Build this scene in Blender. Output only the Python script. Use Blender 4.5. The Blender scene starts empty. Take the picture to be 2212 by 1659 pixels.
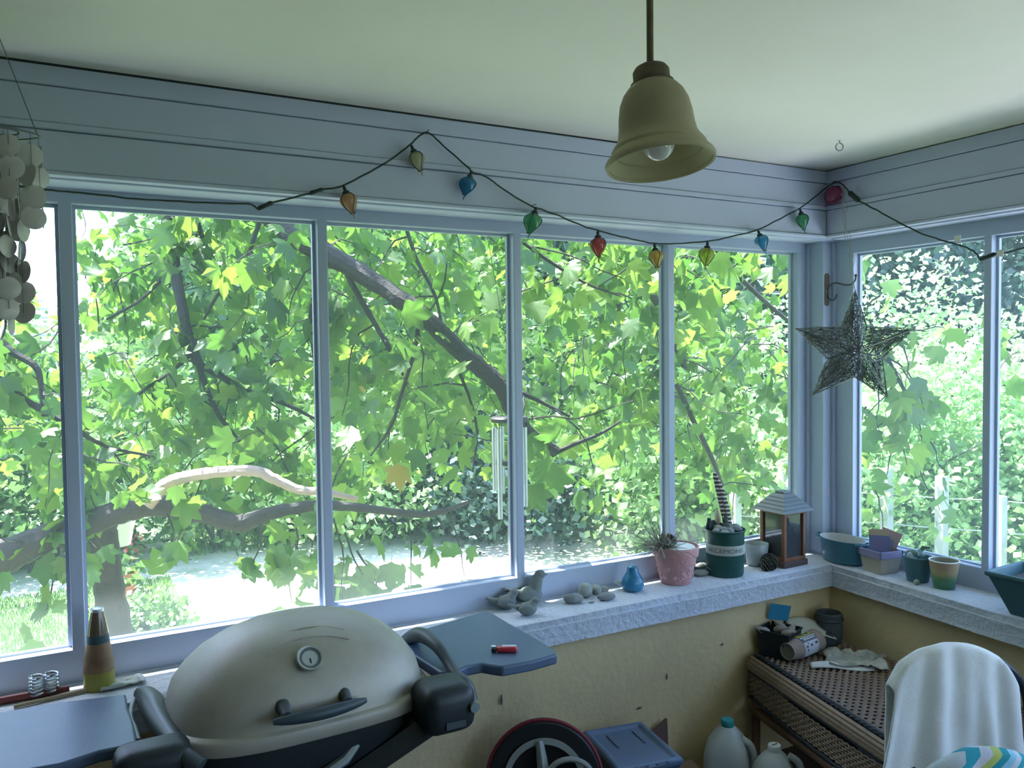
import bpy, bmesh, math, random
from mathutils import Vector, Matrix, Euler, noise
random.seed(7)
S = bpy.context.scene
COL = S.collection
PI = math.pi

# ---------------------------------------------------------------- camera
cam_data = bpy.data.cameras.new('camera'); cam = bpy.data.objects.new('camera', cam_data); COL.objects.link(cam)
cam_data.sensor_fit = 'HORIZONTAL'; cam_data.sensor_width = 36.0; cam_data.lens = 29.111
cam_data.clip_start = 0.02; cam_data.clip_end = 300
_f = Vector((0.483,0.875,-0.038)); _r = Vector((0.875,-0.484,-0.012))
_f.normalize(); _r = (_r - _f * _r.dot(_f)).normalized(); _u = _r.cross(_f)
_m = Matrix((_r, _u, -_f)).transposed().to_4x4(); _m.translation = Vector((-2.753,-2.338,1.630))
cam.matrix_world = _m
S.camera = cam

# ---------------------------------------------------------------- world, sun, exposure
world = bpy.data.worlds.new('world'); S.world = world; world.use_nodes = True
wn = world.node_tree; bg = wn.nodes['Background']
sky = wn.nodes.new('ShaderNodeTexSky'); sky.sky_type = 'NISHITA'; sky.sun_disc = False
SUN_EL, SUN_AZ = math.radians(64), math.radians(-32)     # azimuth from +y, negative towards -x
sky.sun_elevation = SUN_EL; sky.sun_rotation = SUN_AZ
sky.air_density = 1.0; sky.dust_density = 1.5; sky.ozone_density = 1.0
bg.inputs['Strength'].default_value = 0.58
wb_ = wn.nodes.new('ShaderNodeMix'); wb_.data_type = 'RGBA'; wb_.blend_type = 'MULTIPLY'; wb_.inputs['Factor'].default_value = 1.0; wb_.inputs['B'].default_value = (0.90, 0.97, 1.12, 1)   # cool white balance
wn.links.new(sky.outputs['Color'], wb_.inputs['A']); wn.links.new(wb_.outputs['Result'], bg.inputs['Color'])
sun_d = bpy.data.lights.new('sun', 'SUN'); sun_d.energy = 13.0; sun_d.angle = math.radians(0.8); sun_d.color = (0.95, 0.97, 1.0)
sun = bpy.data.objects.new('sun', sun_d); COL.objects.link(sun)
_to = Vector((math.sin(SUN_AZ) * math.cos(SUN_EL), math.cos(SUN_AZ) * math.cos(SUN_EL), math.sin(SUN_EL)))
sun.rotation_euler = _to.to_track_quat('Z', 'Y').to_euler(); sun.location = (0, 0, 20)
S.view_settings.view_transform = 'Standard'; S.view_settings.look = 'None'
S.view_settings.gamma = 1.0; S.view_settings.use_curve_mapping = False
S.view_settings.exposure = 1.12
cy = S.cycles
cy.use_denoising = True; cy.max_bounces = 7; cy.diffuse_bounces = 4; cy.glossy_bounces = 3; cy.transmission_bounces = 5
cy.transparent_max_bounces = 12; cy.caustics_reflective = False; cy.caustics_refractive = False
cy.sample_clamp_indirect = 6.0; cy.use_adaptive_sampling = True; cy.adaptive_threshold = 0.02

CAMP_X, CAMP_Y = -2.753, -2.338
FLOOR = 0.05; CEIL = 2.35; SILL = 0.764; GROUND = -0.6

# ---------------------------------------------------------------- materials
MATS = {}
def mat(name, col, rough=0.6, var=0.0, vs=6.0, bump=0.0, bs=60.0, metal=0.0, trans=0.0, col2=None, spec=0.5, ior=1.45, sub=None, coat=0.0, stretch=None):
    """Principled material; var mixes towards col2 (or a darker tone) by noise; bump adds fine relief."""
    if name in MATS: return MATS[name]
    m = bpy.data.materials.new(name); m.use_nodes = True; nt = m.node_tree; b = nt.nodes['Principled BSDF']
    b.inputs['Roughness'].default_value = rough; b.inputs['Metallic'].default_value = metal
    b.inputs['Transmission Weight'].default_value = trans; b.inputs['IOR'].default_value = ior
    b.inputs['Specular IOR Level'].default_value = spec; b.inputs['Coat Weight'].default_value = coat
    c = (*col, 1.0); b.inputs['Base Color'].default_value = c
    tc = None
    if var or bump:
        tc = nt.nodes.new('ShaderNodeTexCoord'); src = tc.outputs['Object']
        if stretch:
            mp = nt.nodes.new('ShaderNodeMapping'); mp.inputs['Scale'].default_value = stretch
            nt.links.new(src, mp.inputs['Vector']); src = mp.outputs['Vector']
    if var:
        n = nt.nodes.new('ShaderNodeTexNoise'); n.inputs['Scale'].default_value = vs; n.inputs['Detail'].default_value = 6
        n.inputs['Roughness'].default_value = 0.65
        nt.links.new(src, n.inputs['Vector'])
        r = nt.nodes.new('ShaderNodeValToRGB'); c2 = col2 if col2 else tuple(x * 0.55 for x in col)
        r.color_ramp.elements[0].position = 0.35; r.color_ramp.elements[1].position = 0.7
        mixc = tuple(a * (1 - var) + d * var for a, d in zip(col, c2))
        r.color_ramp.elements[0].color = (*mixc, 1); r.color_ramp.elements[1].color = c
        nt.links.new(n.outputs['Fac'], r.inputs['Fac']); nt.links.new(r.outputs['Color'], b.inputs['Base Color'])
    if bump:
        n2 = nt.nodes.new('ShaderNodeTexNoise'); n2.inputs['Scale'].default_value = bs; n2.inputs['Detail'].default_value = 5
        nt.links.new(src, n2.inputs['Vector'])
        bp = nt.nodes.new('ShaderNodeBump'); bp.inputs['Strength'].default_value = bump; bp.inputs['Distance'].default_value = 0.01
        nt.links.new(n2.outputs['Fac'], bp.inputs['Height']); nt.links.new(bp.outputs['Normal'], b.inputs['Normal'])
    MATS[name] = m; return m

def leafmat(name, cols, trans=0.5, rough=0.5):
    """Diffuse + translucent leaf; colour varies per leaf."""
    m = bpy.data.materials.new(name); m.use_nodes = True; nt = m.node_tree; nt.nodes.clear()
    out = nt.nodes.new('ShaderNodeOutputMaterial'); geo = nt.nodes.new('ShaderNodeNewGeometry'); oi = nt.nodes.new('ShaderNodeObjectInfo')
    add = nt.nodes.new('ShaderNodeMath'); add.operation = 'ADD'; fr = nt.nodes.new('ShaderNodeMath'); fr.operation = 'FRACT'
    nt.links.new(geo.outputs['Random Per Island'], add.inputs[0]); nt.links.new(oi.outputs['Random'], add.inputs[1]); nt.links.new(add.outputs[0], fr.inputs[0])
    r = nt.nodes.new('ShaderNodeValToRGB'); el = r.color_ramp.elements
    el[0].color = (*cols[0], 1); el[1].color = (*cols[-1], 1); el[1].position = 1.0
    for i, c in enumerate(cols[1:-1]):
        e = el.new((i + 1) / (len(cols) - 1)); e.color = (*c, 1)
    nt.links.new(fr.outputs[0], r.inputs['Fac'])
    d = nt.nodes.new('ShaderNodeBsdfDiffuse'); t = nt.nodes.new('ShaderNodeBsdfTranslucent'); g = nt.nodes.new('ShaderNodeBsdfGlossy')
    g.inputs['Roughness'].default_value = rough
    hs = nt.nodes.new('ShaderNodeHueSaturation'); hs.inputs['Hue'].default_value = 0.495; hs.inputs['Saturation'].default_value = 1.05; hs.inputs['Value'].default_value = 1.35
    nt.links.new(r.outputs['Color'], d.inputs['Color']); nt.links.new(r.outputs['Color'], hs.inputs['Color']); nt.links.new(hs.outputs['Color'], t.inputs['Color'])
    mx = nt.nodes.new('ShaderNodeMixShader'); mx.inputs[0].default_value = trans
    nt.links.new(d.outputs[0], mx.inputs[1]); nt.links.new(t.outputs[0], mx.inputs[2])
    mg = nt.nodes.new('ShaderNodeMixShader'); mg.inputs[0].default_value = 0.05
    nt.links.new(mx.outputs[0], mg.inputs[1]); nt.links.new(g.outputs[0], mg.inputs[2]); nt.links.new(mg.outputs[0], out.inputs['Surface'])
    MATS[name] = m; return m

# ---------------------------------------------------------------- mesh helpers
def setk(o, label=None, cat=None, group=None, kind=None):
    if label: o['label'] = label
    if cat: o['category'] = cat
    if group: o['group'] = group
    if kind: o['kind'] = kind
    return o
def empty(name, loc=(0, 0, 0), rz=0.0, rot=None, label=None, cat=None, group=None, kind=None):
    o = bpy.data.objects.new(name, None); COL.objects.link(o); o.location = loc
    o.rotation_euler = rot if rot else (0, 0, rz); o.empty_display_size = 0.05
    return setk(o, label, cat, group, kind)
def T(x=0, y=0, z=0): return Matrix.Translation((x, y, z))
def RX(a): return Matrix.Rotation(a, 4, 'X')
def RY(a): return Matrix.Rotation(a, 4, 'Y')
def RZ(a): return Matrix.Rotation(a, 4, 'Z')

class MB:
    def __init__(s): s.v = []; s.f = []; s.mi = []; s.cur = 0
    def add(s, V, F, M=None):
        o = len(s.v)
        s.v += [tuple(M @ Vector(p)) if M else tuple(p) for p in V]
        s.f += [tuple(i + o for i in f) for f in F]; s.mi += [s.cur] * len(F); return s
    def box(s, c, d, M=None):
        x, y, z = (a / 2 for a in d); X = T(*c)
        V = [(-x, -y, -z), (x, -y, -z), (x, y, -z), (-x, y, -z), (-x, -y, z), (x, -y, z), (x, y, z), (-x, y, z)]
        return s.add(V, [(0, 3, 2, 1), (4, 5, 6, 7), (0, 1, 5, 4), (1, 2, 6, 5), (2, 3, 7, 6), (3, 0, 4, 7)], (M @ X) if M else X)
    def bb(s, lo, hi, M=None):
        return s.box([(a + b) / 2 for a, b in zip(lo, hi)], [b - a for a, b in zip(lo, hi)], M)
    def rbox(s, c, d, r=0.01, seg=2, M=None):
        bm = bmesh.new(); bmesh.ops.create_cube(bm, size=1.0)
        for v in bm.verts: v.co = Vector((v.co.x * d[0], v.co.y * d[1], v.co.z * d[2]))
        bmesh.ops.bevel(bm, geom=list(bm.edges), offset=r, segments=seg, affect='EDGES', profile=0.5, clamp_overlap=True)
        bm.verts.index_update(); X = T(*c)
        s.add([v.co.copy() for v in bm.verts], [[v.index for v in f.verts] for f in bm.faces], (M @ X) if M else X); bm.free(); return s
    def tube(s, pts, r, n=8, closed=False, cap=True, M=None, flat=1.0):
        P = [Vector(p) for p in pts]; k = len(P); rr = r if isinstance(r, (list, tuple)) else [r] * k
        tan = []
        for i in range(k):
            a = P[(i - 1) % k] if (closed or i > 0) else P[i]; b = P[(i + 1) % k] if (closed or i < k - 1) else P[i]
            t = b - a; tan.append(t.normalized() if t.length > 1e-9 else Vector((0, 0, 1)))
        ref = Vector((0, 0, 1)) if abs(tan[0].z) < 0.9 else Vector((1, 0, 0))
        nrm = (ref - tan[0] * ref.dot(tan[0])).normalized(); V = []; F = []
        for i in range(k):
            nrm = (nrm - tan[i] * nrm.dot(tan[i])); nrm = nrm.normalized() if nrm.length > 1e-6 else Vector((1, 0, 0)); bn = tan[i].cross(nrm)
            for j in range(n):
                a = 2 * PI * j / n; V.append(P[i] + (nrm * math.cos(a) + bn * (math.sin(a) * flat)) * rr[i])
        for i in range(k if closed else k - 1):
            for j in range(n):
                a = i * n + j; b = i * n + (j + 1) % n; c = ((i + 1) % k) * n
                F.append((a, b, c + (j + 1) % n, c + j))
        if cap and not closed: F.append(tuple(range(n - 1, -1, -1))); F.append(tuple((k - 1) * n + j for j in range(n)))
        return s.add(V, F, M)
    def lathe(s, prof, n=32, M=None, sx=1.0, sy=1.0, cap=False):
        V = []; F = []; k = len(prof)
        for r, z in prof:
            for j in range(n):
                a = 2 * PI * j / n; V.append((r * math.cos(a) * sx, r * math.sin(a) * sy, z))
        for i in range(k - 1):
            for j in range(n):
                F.append((i * n + j, i * n + (j + 1) % n, (i + 1) * n + (j + 1) % n, (i + 1) * n + j))
        if cap: F.append(tuple(range(n - 1, -1, -1))); F.append(tuple((k - 1) * n + j for j in range(n)))
        return s.add(V, F, M)
    def ell(s, c, r, nu=16, nv=10, M=None, fn=None):
        V = []; F = []
        for i in range(nv + 1):
            th = PI * i / nv
            for j in range(nu):
                a = 2 * PI * j / nu; q = Vector((math.sin(th) * math.cos(a), math.sin(th) * math.sin(a), math.cos(th)))
                k = fn(q) if fn else 1.0
                V.append((q.x * r[0] * k + c[0], q.y * r[1] * k + c[1], q.z * r[2] * k + c[2]))
        for i in range(nv):
            for j in range(nu): F.append((i * nu + j, (i + 1) * nu + j, (i + 1) * nu + (j + 1) % nu, i * nu + (j + 1) % nu))
        return s.add(V, F, M)
    def prism(s, out, z0, z1, M=None, bev=0.0):
        n = len(out)
        V = [(x, y, z0) for x, y in out] + [(x, y, z1) for x, y in out]
        F = [tuple(range(n - 1, -1, -1)), tuple(range(n, 2 * n))] + [(i, (i + 1) % n, n + (i + 1) % n, n + i) for i in range(n)]
        return s.add(V, F, M)
    def grid(s, fn, nu, nv, M=None, loop=False):
        V = [fn(i / nu, j / nv) for j in range(nv + 1) for i in range(nu + 1)]
        F = [(j * (nu + 1) + i, j * (nu + 1) + i + 1, (j + 1) * (nu + 1) + i + 1, (j + 1) * (nu + 1) + i) for j in range(nv) for i in range(nu)]
        return s.add(V, F, M)
    def mesh(s, name, mats, smooth=True, angle=35):
        me = bpy.data.meshes.new(name); me.from_pydata(s.v, [], s.f)
        for m in (mats if isinstance(mats, (list, tuple)) else [mats]): me.materials.append(m)
        me.polygons.foreach_set('material_index', s.mi)
        if smooth:
            me.polygons.foreach_set('use_smooth', [True] * len(s.f))
            me.set_sharp_from_angle(angle=math.radians(angle))
        me.update(); return me
    def obj(s, name, mats, parent=None, smooth=True, angle=35, **k):
        o = bpy.data.objects.new(name, s.mesh(name, mats, smooth, angle)); COL.objects.link(o)
        if parent: o.parent = parent
        return setk(o, **k) if k else o
def solid(o, th, off=0.0):
    m = o.modifiers.new('solid', 'SOLIDIFY'); m.thickness = th; m.offset = off; return o
def bevel(o, w, seg=2):
    m = o.modifiers.new('bevel', 'BEVEL'); m.width = w; m.segments = seg; m.limit_method = 'ANGLE'; m.angle_limit = math.radians(40); return o
def subsurf(o, l=1):
    m = o.modifiers.new('subsurf', 'SUBSURF'); m.levels = l; m.render_levels = l; return o
def smooth_path(pts, k=6):
    """Catmull-Rom through points (tuples of any length)."""
    P = [tuple(p) for p in pts]; out = []
    for i in range(len(P) - 1):
        p0 = P[max(i - 1, 0)]; p1 = P[i]; p2 = P[i + 1]; p3 = P[min(i + 2, len(P) - 1)]
        for j in range(k):
            t = j / k
            out.append(tuple(0.5 * (2 * b + (c - a) * t + (2 * a - 5 * b + 4 * c - d) * t * t + (3 * b - a - 3 * c + d) * t ** 3) for a, b, c, d in zip(p0, p1, p2, p3)))
    out.append(P[-1]); return out

# ================================================================ the room shell
PAINT = mat('paint_white', (0.48, 0.53, 0.67), 0.55, var=0.12, vs=3.0, bump=0.08, bs=40, col2=(0.34, 0.38, 0.41))
PAINT2 = mat('paint_white_frame', (0.44, 0.51, 0.65), 0.45, var=0.10, vs=5.0, bump=0.06, bs=50, col2=(0.42, 0.46, 0.48))
CEILM = mat('ceiling_paint', (0.80, 0.78, 0.68), 0.7, var=0.25, vs=1.6, bump=0.05, bs=25, col2=(0.60, 0.58, 0.46))
OCHRE = mat('ochre_plaster', (0.68, 0.54, 0.30), 0.85, var=0.35, vs=4.0, bump=0.35, bs=35, col2=(0.46, 0.37, 0.20))
SILLM = mat('sill_plaster', (0.56, 0.61, 0.70), 0.75, var=0.40, vs=7.0, bump=0.8, bs=55, col2=(0.42, 0.43, 0.40))
GAPSHADE = mat('gap_shade', (0.02, 0.025, 0.03), 0.9)
FLOORM = mat('floor_paint', (0.17, 0.14, 0.11), 0.7, var=0.4, vs=5)

XL, YB = -3.9, -4.2
def structure(name, mb, m, **k): return mb.obj(name, m, smooth=k.pop('smooth', False), kind='structure', **k)
structure('floor', MB().bb((XL, YB, FLOOR - 0.1), (0.3, 0.3, FLOOR)), FLOORM, label='dim painted porch floor under the grill and bench')
structure('ceiling', MB().bb((XL, YB, CEIL), (0.75, 0.75, CEIL + 0.09)), CEILM, label='off-white painted porch ceiling with faint stains')  # unseen overhang past the walls, added to keep sun off the ledges
# low walls under the window ledges
def wall_long():
    mb = MB(); nx, nz = 60, 16
    def fn(u, v):
        x = XL + (0.0 - XL) * u; z = FLOOR + (SILL - 0.07 - FLOOR) * v
        return (x, -0.03 + 0.006 * noise.noise(Vector((x * 3, z * 3, 0))), z)
    mb.grid(fn, nx, nz); mb.bb((XL, -0.02, GROUND), (0.30, 0.30, SILL - 0.075)); return mb
def wall_short():
    mb = MB()
    def fn(u, v):
        y = -0.03 + (YB + 0.03) * u; z = FLOOR + (SILL - 0.07 - FLOOR) * v
        return (-0.005 + 0.006 * noise.noise(Vector((5, y * 3, z * 3))), y, z)
    mb.grid(fn, 60, 16); mb.bb((0.006, YB, GROUND), (0.30, -0.02, SILL - 0.075)); return mb
structure('wall_front', wall_long(), OCHRE, smooth=True, label='low ochre plaster wall under the long window ledge')
structure('wall_right', wall_short(), OCHRE, smooth=True, label='low ochre plaster wall under the right-hand window ledge')
structure('wall_left', MB().bb((XL - 0.1, YB, FLOOR), (XL, 0.3, CEIL)), FLOORM, label='painted end wall of the porch')
wb = MB().bb((XL, YB - 0.1, FLOOR), (-1.0, YB, CEIL)); wb.bb((-1.0, YB - 0.1, FLOOR), (0.3, YB, 0.25)); wb.bb((-1.0, YB - 0.1, 1.7), (0.3, YB, CEIL))  # bay out of view, added to let cool fill light into the room
structure('wall_back', wb, PAINT, label='painted wall behind the porch with an open bay added for daylight')
CHIP = mat('plaster_chip', (.10, .11, .10), .9)
wf = bpy.data.objects['wall_front']
for q, d in (((-1.533,-0.034,0.521), (.004, .002, .018)), ((-0.595,-0.034,0.529), (.006, .002, .005)), ((-0.860,-0.034,0.460), (.003, .002, .012)), ((-0.985,-0.034,0.373), (.012, .002, .004))):
    o = MB().ell(q, d, 10, 6).obj('plaster_chip', CHIP, wf)
# ---- rough plaster window ledges
def ledge(name, along, lo, hi, label):
    mb = MB(); n = 150
    prof = [(0.0, -0.092), (0.004, -0.075), (-0.002, -0.030), (0.002, -0.027), (0.001, -0.006), (0.012, 0.0), (0.36, 0.0), (0.36, -0.09)]
    V = []; F = []; k = len(prof)
    for i in range(n + 1):
        t = lo + (hi - lo) * i / n
        for j, (d, z) in enumerate(prof):
            w = 0.0025 * noise.noise(Vector((t * 5, j * 3.1, 1.0))) + 0.0025 * noise.noise(Vector((t * 31, j * 5.1, 2.0)))
            if j >= 5: w *= 0.25
            if along == 'x': V.append((t, -0.062 + d + (w if j < 6 else 0), SILL + z + (w * 0.8 if j < 3 else w * 0.3)))
            else:
                fr = -0.030 - 0.055 * min(1.0, max(0.0, -t / 0.84))
                V.append((fr + d + (w if j < 6 else 0), t, SILL + z + (w * 0.8 if j < 3 else w * 0.3)))
    for i in range(n):
        for j in range(k - 1): F.append((i * k + j, (i + 1) * k + j, (i + 1) * k + j + 1, i * k + j + 1) if along == 'x' else (i * k + j + 1, (i + 1) * k + j + 1, (i + 1) * k + j, i * k + j))
    mb.add(V, F)
    return mb.obj(name, SILLM, smooth=True, angle=50, kind='structure', label=label)
ledge('trim_1', 'x', XL, 0.1, 'rough white plaster ledge under the long row of windows')
ledge('trim_2', 'y', -0.02, YB, 'white plaster ledge under the right-hand windows')
# ---- header beams made of boards
def header(name, along, end, label):
    root = empty(name, kind='structure', label=label)
    def bb(d0, d1, z0, z1, m=PAINT, nm='board', b=0.002, ext=0.0):
        mb = MB()
        if along == 'x': mb.bb((XL, d0, z0), (ext, d1, z1))
        else: mb.bb((d0, YB, z0), (d1, 0.0, z1))
        o = mb.obj(nm, m, root, smooth=False); bevel(o, b, 1); return o
    bb(0.012, 0.12, 2.08, CEIL - 0.001, PAINT, 'beam_core', ext=.12 if along == 'x' else 0.0)
    e_ = .03 if along == 'x' else 0.0
    bb(0.0, 0.03, 2.298, CEIL - 0.004, ext=e_)
    bb(0.004, 0.03, 2.208, 2.296, ext=e_)
    bb(-0.004, 0.03, 2.190, 2.2065, nm='bead', ext=e_)
    bb(0.003, 0.03, 2.090, 2.1885, ext=e_)
    bb(-0.006, 0.035, 2.079, 2.0885, nm='lip', ext=e_)
    bb(0.03, 0.30, 2.074, 2.085, nm='soffit', ext=.3)
    return root
header('trim_3', 'x', 0, 'white painted header boards above the long windows')
header('trim_4', 'y', 0, 'white painted header boards above the right-hand windows')
# tapering strip coloured dark for the shadow gap between ceiling and long header
g = MB(); g.add([(XL, -0.001, CEIL - 0.0075), (-0.9, -0.001, CEIL - 0.003), (-0.9, -0.001, CEIL), (XL, -0.001, CEIL), (XL, 0.01, CEIL - 0.0075), (-0.9, 0.01, CEIL - 0.003), (-0.9, 0.01, CEIL), (XL, 0.01, CEIL)],
      [(0, 1, 2, 3), (4, 7, 6, 5), (0, 4, 5, 1)])
structure('trim_5', g, GAPSHADE, label='dark strip standing for the shadow gap between ceiling and header')

# ---- window frames with insect screens
def screen_material():
    m = bpy.data.materials.new('insect_screen'); m.use_nodes = True; nt = m.node_tree; nt.nodes.clear()
    out = nt.nodes.new('ShaderNodeOutputMaterial'); tr = nt.nodes.new('ShaderNodeBsdfTransparent')
    d = nt.nodes.new('ShaderNodeBsdfDiffuse'); d.inputs['Color'].default_value = (0.60, 0.70, 0.74, 1)
    t = nt.nodes.new('ShaderNodeBsdfTranslucent'); t.inputs['Color'].default_value = (0.66, 0.78, 0.80, 1)
    a = nt.nodes.new('ShaderNodeMixShader'); a.inputs[0].default_value = 0.5
    nt.links.new(d.outputs[0], a.inputs[1]); nt.links.new(t.outputs[0], a.inputs[2])
    mx = nt.nodes.new('ShaderNodeMixShader'); mx.inputs[0].default_value = 0.13
    nt.links.new(tr.outputs[0], mx.inputs[1]); nt.links.new(a.outputs[0], mx.inputs[2]); nt.links.new(mx.outputs[0], out.inputs['Surface'])
    return m
SCREEN = screen_material()
WY, WX = 0.14, 0.115            # front planes of the long and the right-hand window frames
LT, LB, RT, RB = 2.036, 0.8517, 2.018, 0.843
MUL = [(-3.40, -3.37), (-2.733, -2.701), (-2.048, -2.019), (-1.373, -1.343), (-0.703, -0.672), (-0.007, 0.05)]
RMUL = [(-0.610, -0.583)]
y = -1.18
while y > YB + 0.3: RMUL.append((y - 0.027, y)); y -= 0.572
def rail(name, lo, hi, label):
    o = structure(name, MB().bb(lo, hi), PAINT2, label=label); bevel(o, 0.003, 2); return o
rail('trim_6', (XL, WY, LT), (0.06, WY + 0.045, 2.10), 'top rail of the long window frames')
rail('trim_7', (XL, WY, SILL - 0.01), (0.06, WY + 0.045, LB), 'wide bottom rail of the long window frames')
rail('trim_8', (WX, YB, RT), (WX + 0.045, 0.06, 2.10), 'top rail of the right-hand window frames')
rail('trim_9', (WX, YB, SILL - 0.01), (WX + 0.045, 0.06, RB), 'bottom rail of the right-hand window frames')
k = 10
for a, b in MUL:
    rail('trim_%d' % k, (a, WY - 0.0005, LB - 0.002), (b, WY + 0.035, LT + 0.002), 'upright window mullion of the long wall'); k += 1
for a, b in RMUL:
    rail('trim_%d' % k, (WX - 0.0005, a, RB - 0.002), (WX + 0.035, b, RT + 0.002), 'upright window mullion of the right-hand wall'); k += 1
rail('trim_%d' % k, (WX - 0.0005, -0.04, RB - 0.002), (WX + 0.035, 0.055, RT + 0.002), 'corner casing of the right-hand windows'); k += 1
structure('trim_%d' % k, MB().bb((XL, WY, SILL), (MUL[0][0], WY + 0.05, 2.09)), PAINT, label='solid panel at the far end of the long window wall'); k += 1
post = structure('trim_%d' % k, MB().bb((0.052, 0.058, SILL - 0.005), (0.17, 0.19, 2.09)), PAINT2, label='square white corner post between the two window walls'); bevel(post, 0.004); k += 1
for (lo, hi) in (((0.04, 0.122, SILL), (0.056, 0.16, 2.085)), ((0.098, 0.044, SILL), (0.135, 0.06, 2.085))):
    structure('trim_%d' % k, MB().bb(lo, hi), PAINT2, label='thin stop bead beside the corner post'); k += 1
def window(n, axis, a, b, zb, zt):
    """One framed opening: thin stop beads around a stretched insect screen."""
    root = empty('window_%d' % n, kind='structure', label='screened window opening number along the porch')
    t = 0.009
    def bead(p0, p1):
        mb = MB()
        if axis == 'x': mb.bb((p0[0], WY + 0.030, p0[1]), (p1[0], WY + 0.044, p1[1]))
        else: mb.bb((WX + 0.030, p0[0], p0[1]), (WX + 0.044, p1[0], p1[1]))
        mb.obj('stop_bead', PAINT2, root, smooth=False)
    bead((a, zb), (a + t, zt)); bead((b - t, zb), (b, zt)); bead((a + t, zb), (b - t, zb + t * 0.6)); bead((a + t, zt - t), (b - t, zt))
    mb = MB()
    if axis == 'x': mb.add([(a, WY + 0.037, zb), (b, WY + 0.037, zb), (b, WY + 0.037, zt), (a, WY + 0.037, zt)], [(0, 1, 2, 3)])
    else: mb.add([(WX + 0.037, a, zb), (WX + 0.037, b, zb), (WX + 0.037, b, zt), (WX + 0.037, a, zt)], [(0, 1, 2, 3)])
    mb.obj('screen', SCREEN, root, smooth=False)
n = 1
for i in range(5): window(n, 'x', MUL[i][1], MUL[i + 1][0], LB, LT); n += 1
ys = [-0.04] + [v for m_ in RMUL for v in (m_[1], m_[0])]
for i in range(0, len(ys) - 1, 2): window(n, 'y', ys[i + 1], ys[i], RB, RT); n += 1
for o in list(COL.objects):
    if o.name.startswith('window_'):
        i = int(o.name.split('_')[1])
        o['label'] = 'screened opening in the long window wall' if i <= 5 else 'screened opening in the right-hand window wall'

# ================================================================ things hung from ceiling and header
BRONZE = mat('lamp_bronze', (0.09, 0.075, 0.055), 0.5, var=.5, vs=20, metal=.5, col2=(.22, .16, .10))
def glass_shade_mat():
    m = mat('lamp_shade_glass', (0.58, 0.52, 0.35), 0.4, var=.5, vs=7, bump=.05, bs=30, col2=(.36, .30, .18))
    nt = m.node_tree; b = nt.nodes['Principled BSDF']; t = nt.nodes.new('ShaderNodeBsdfTranslucent'); t.inputs['Color'].default_value = (.75, .72, .55, 1)
    mx = nt.nodes.new('ShaderNodeMixShader'); mx.inputs[0].default_value = .35; out = nt.nodes['Material Output']
    nt.links.new(b.outputs[0], mx.inputs[1]); nt.links.new(t.outputs[0], mx.inputs[2]); nt.links.new(mx.outputs[0], out.inputs['Surface']); return m
SHADE = glass_shade_mat()
# ---- pendant lamp: rod, cap and bell-shaped glass shade, slightly askew
lp = Vector((-1.912,-1.304,1.927))          # centre of the shade's mouth
lamp = empty('pendant_lamp', lp, label='bell-shaped amber glass pendant lamp on a dark rod', cat='lamp')
TILT = RY(math.radians(-4.2)) @ RX(math.radians(-7))
LM = RZ(math.radians(-29)) @ TILT
prof = [(.0845, -.006), (.0865, 0), (.084, .005), (.078, .012), (.073, .017), (.0745, .020), (.072, .024), (.066, .032), (.062, .041), (.0595, .056), (.058, .074), (.0545, .093), (.048, .108), (.040, .118), (.033, .124)]
sh = MB().lathe(prof, 48, LM).obj('lamp_shade', SHADE, lamp, angle=60); solid(sh, .0035, -1)
MB().lathe([(.034, .119), (.0345, .126), (.029, .130), (.029, .146), (.025, .152), (.014, .158), (.008, .161), (0, .162)], 32, LM).obj('cap', BRONZE, lamp)
topc = LM @ Vector((0, 0, .158))
MB().tube([topc, (topc.x, topc.y, CEIL - lp.z - .012)], .0055, 12).obj('rod', BRONZE, lamp)
MB().lathe([(.05, CEIL - lp.z - .001), (.048, CEIL - lp.z - .012), (.02, CEIL - lp.z - .022), (.006, CEIL - lp.z - .026)], 24, T(topc.x, topc.y, 0)).obj('canopy', BRONZE, lamp)
bulb = MB().ell((0, 0, .036), (.028, .028, .034), 20, 14, LM).obj('light_bulb', mat('bulb_glass', (.85, .86, .82), .12, coat=.5), lamp)
MB().lathe([(.013, .07), (.013, .105)], 16, LM).obj('socket', BRONZE, bulb)

# ---- string lights
CORD = mat('cord_green', (0.012, 0.03, 0.026), 0.5)
def glass(name, c):
    m = bpy.data.materials.new(name); m.use_nodes = True; nt = m.node_tree; b = nt.nodes['Principled BSDF']
    b.inputs['Base Color'].default_value = (*c, 1); b.inputs['Roughness'].default_value = 0.06; b.inputs['Coat Weight'].default_value = .6
    t = nt.nodes.new('ShaderNodeBsdfTransparent'); t.inputs['Color'].default_value = (*[min(1, x ** .45) for x in c], 1)
    mx = nt.nodes.new('ShaderNodeMixShader'); mx.inputs[0].default_value = .5
    nt.links.new(t.outputs[0], mx.inputs[1]); nt.links.new(b.outputs[0], mx.inputs[2]); nt.links.new(mx.outputs[0], nt.nodes['Material Output'].inputs['Surface']); return m
GL = {'peach': glass('glass_peach', (.55, .30, .15)), 'clear': glass('glass_pale_yellow', (.48, .46, .28)), 'blue': glass('glass_blue', (.02, .20, .42)), 'green': glass('glass_green', (.08, .36, .17)),
      'red': glass('glass_red', (.50, .08, .10)), 'amber': glass('glass_amber', (.62, .40, .12)), 'olive': glass('glass_olive', (.40, .46, .08)), 'sky': glass('glass_sky_blue', (.05, .32, .55)), 'pink': glass('glass_pink', (.42, .06, .18))}
CY = -0.024
path = [(-2.834,-0.024,2.044),(-2.782,-0.024,2.038),(-2.728,-0.024,2.037),(-2.658,-0.024,2.035),(-2.553,-0.024,2.031),(-2.442,-0.024,2.033),(-2.326,-0.024,2.037),(-2.278,-0.024,2.039),(-2.258,-0.024,2.027)]
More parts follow.
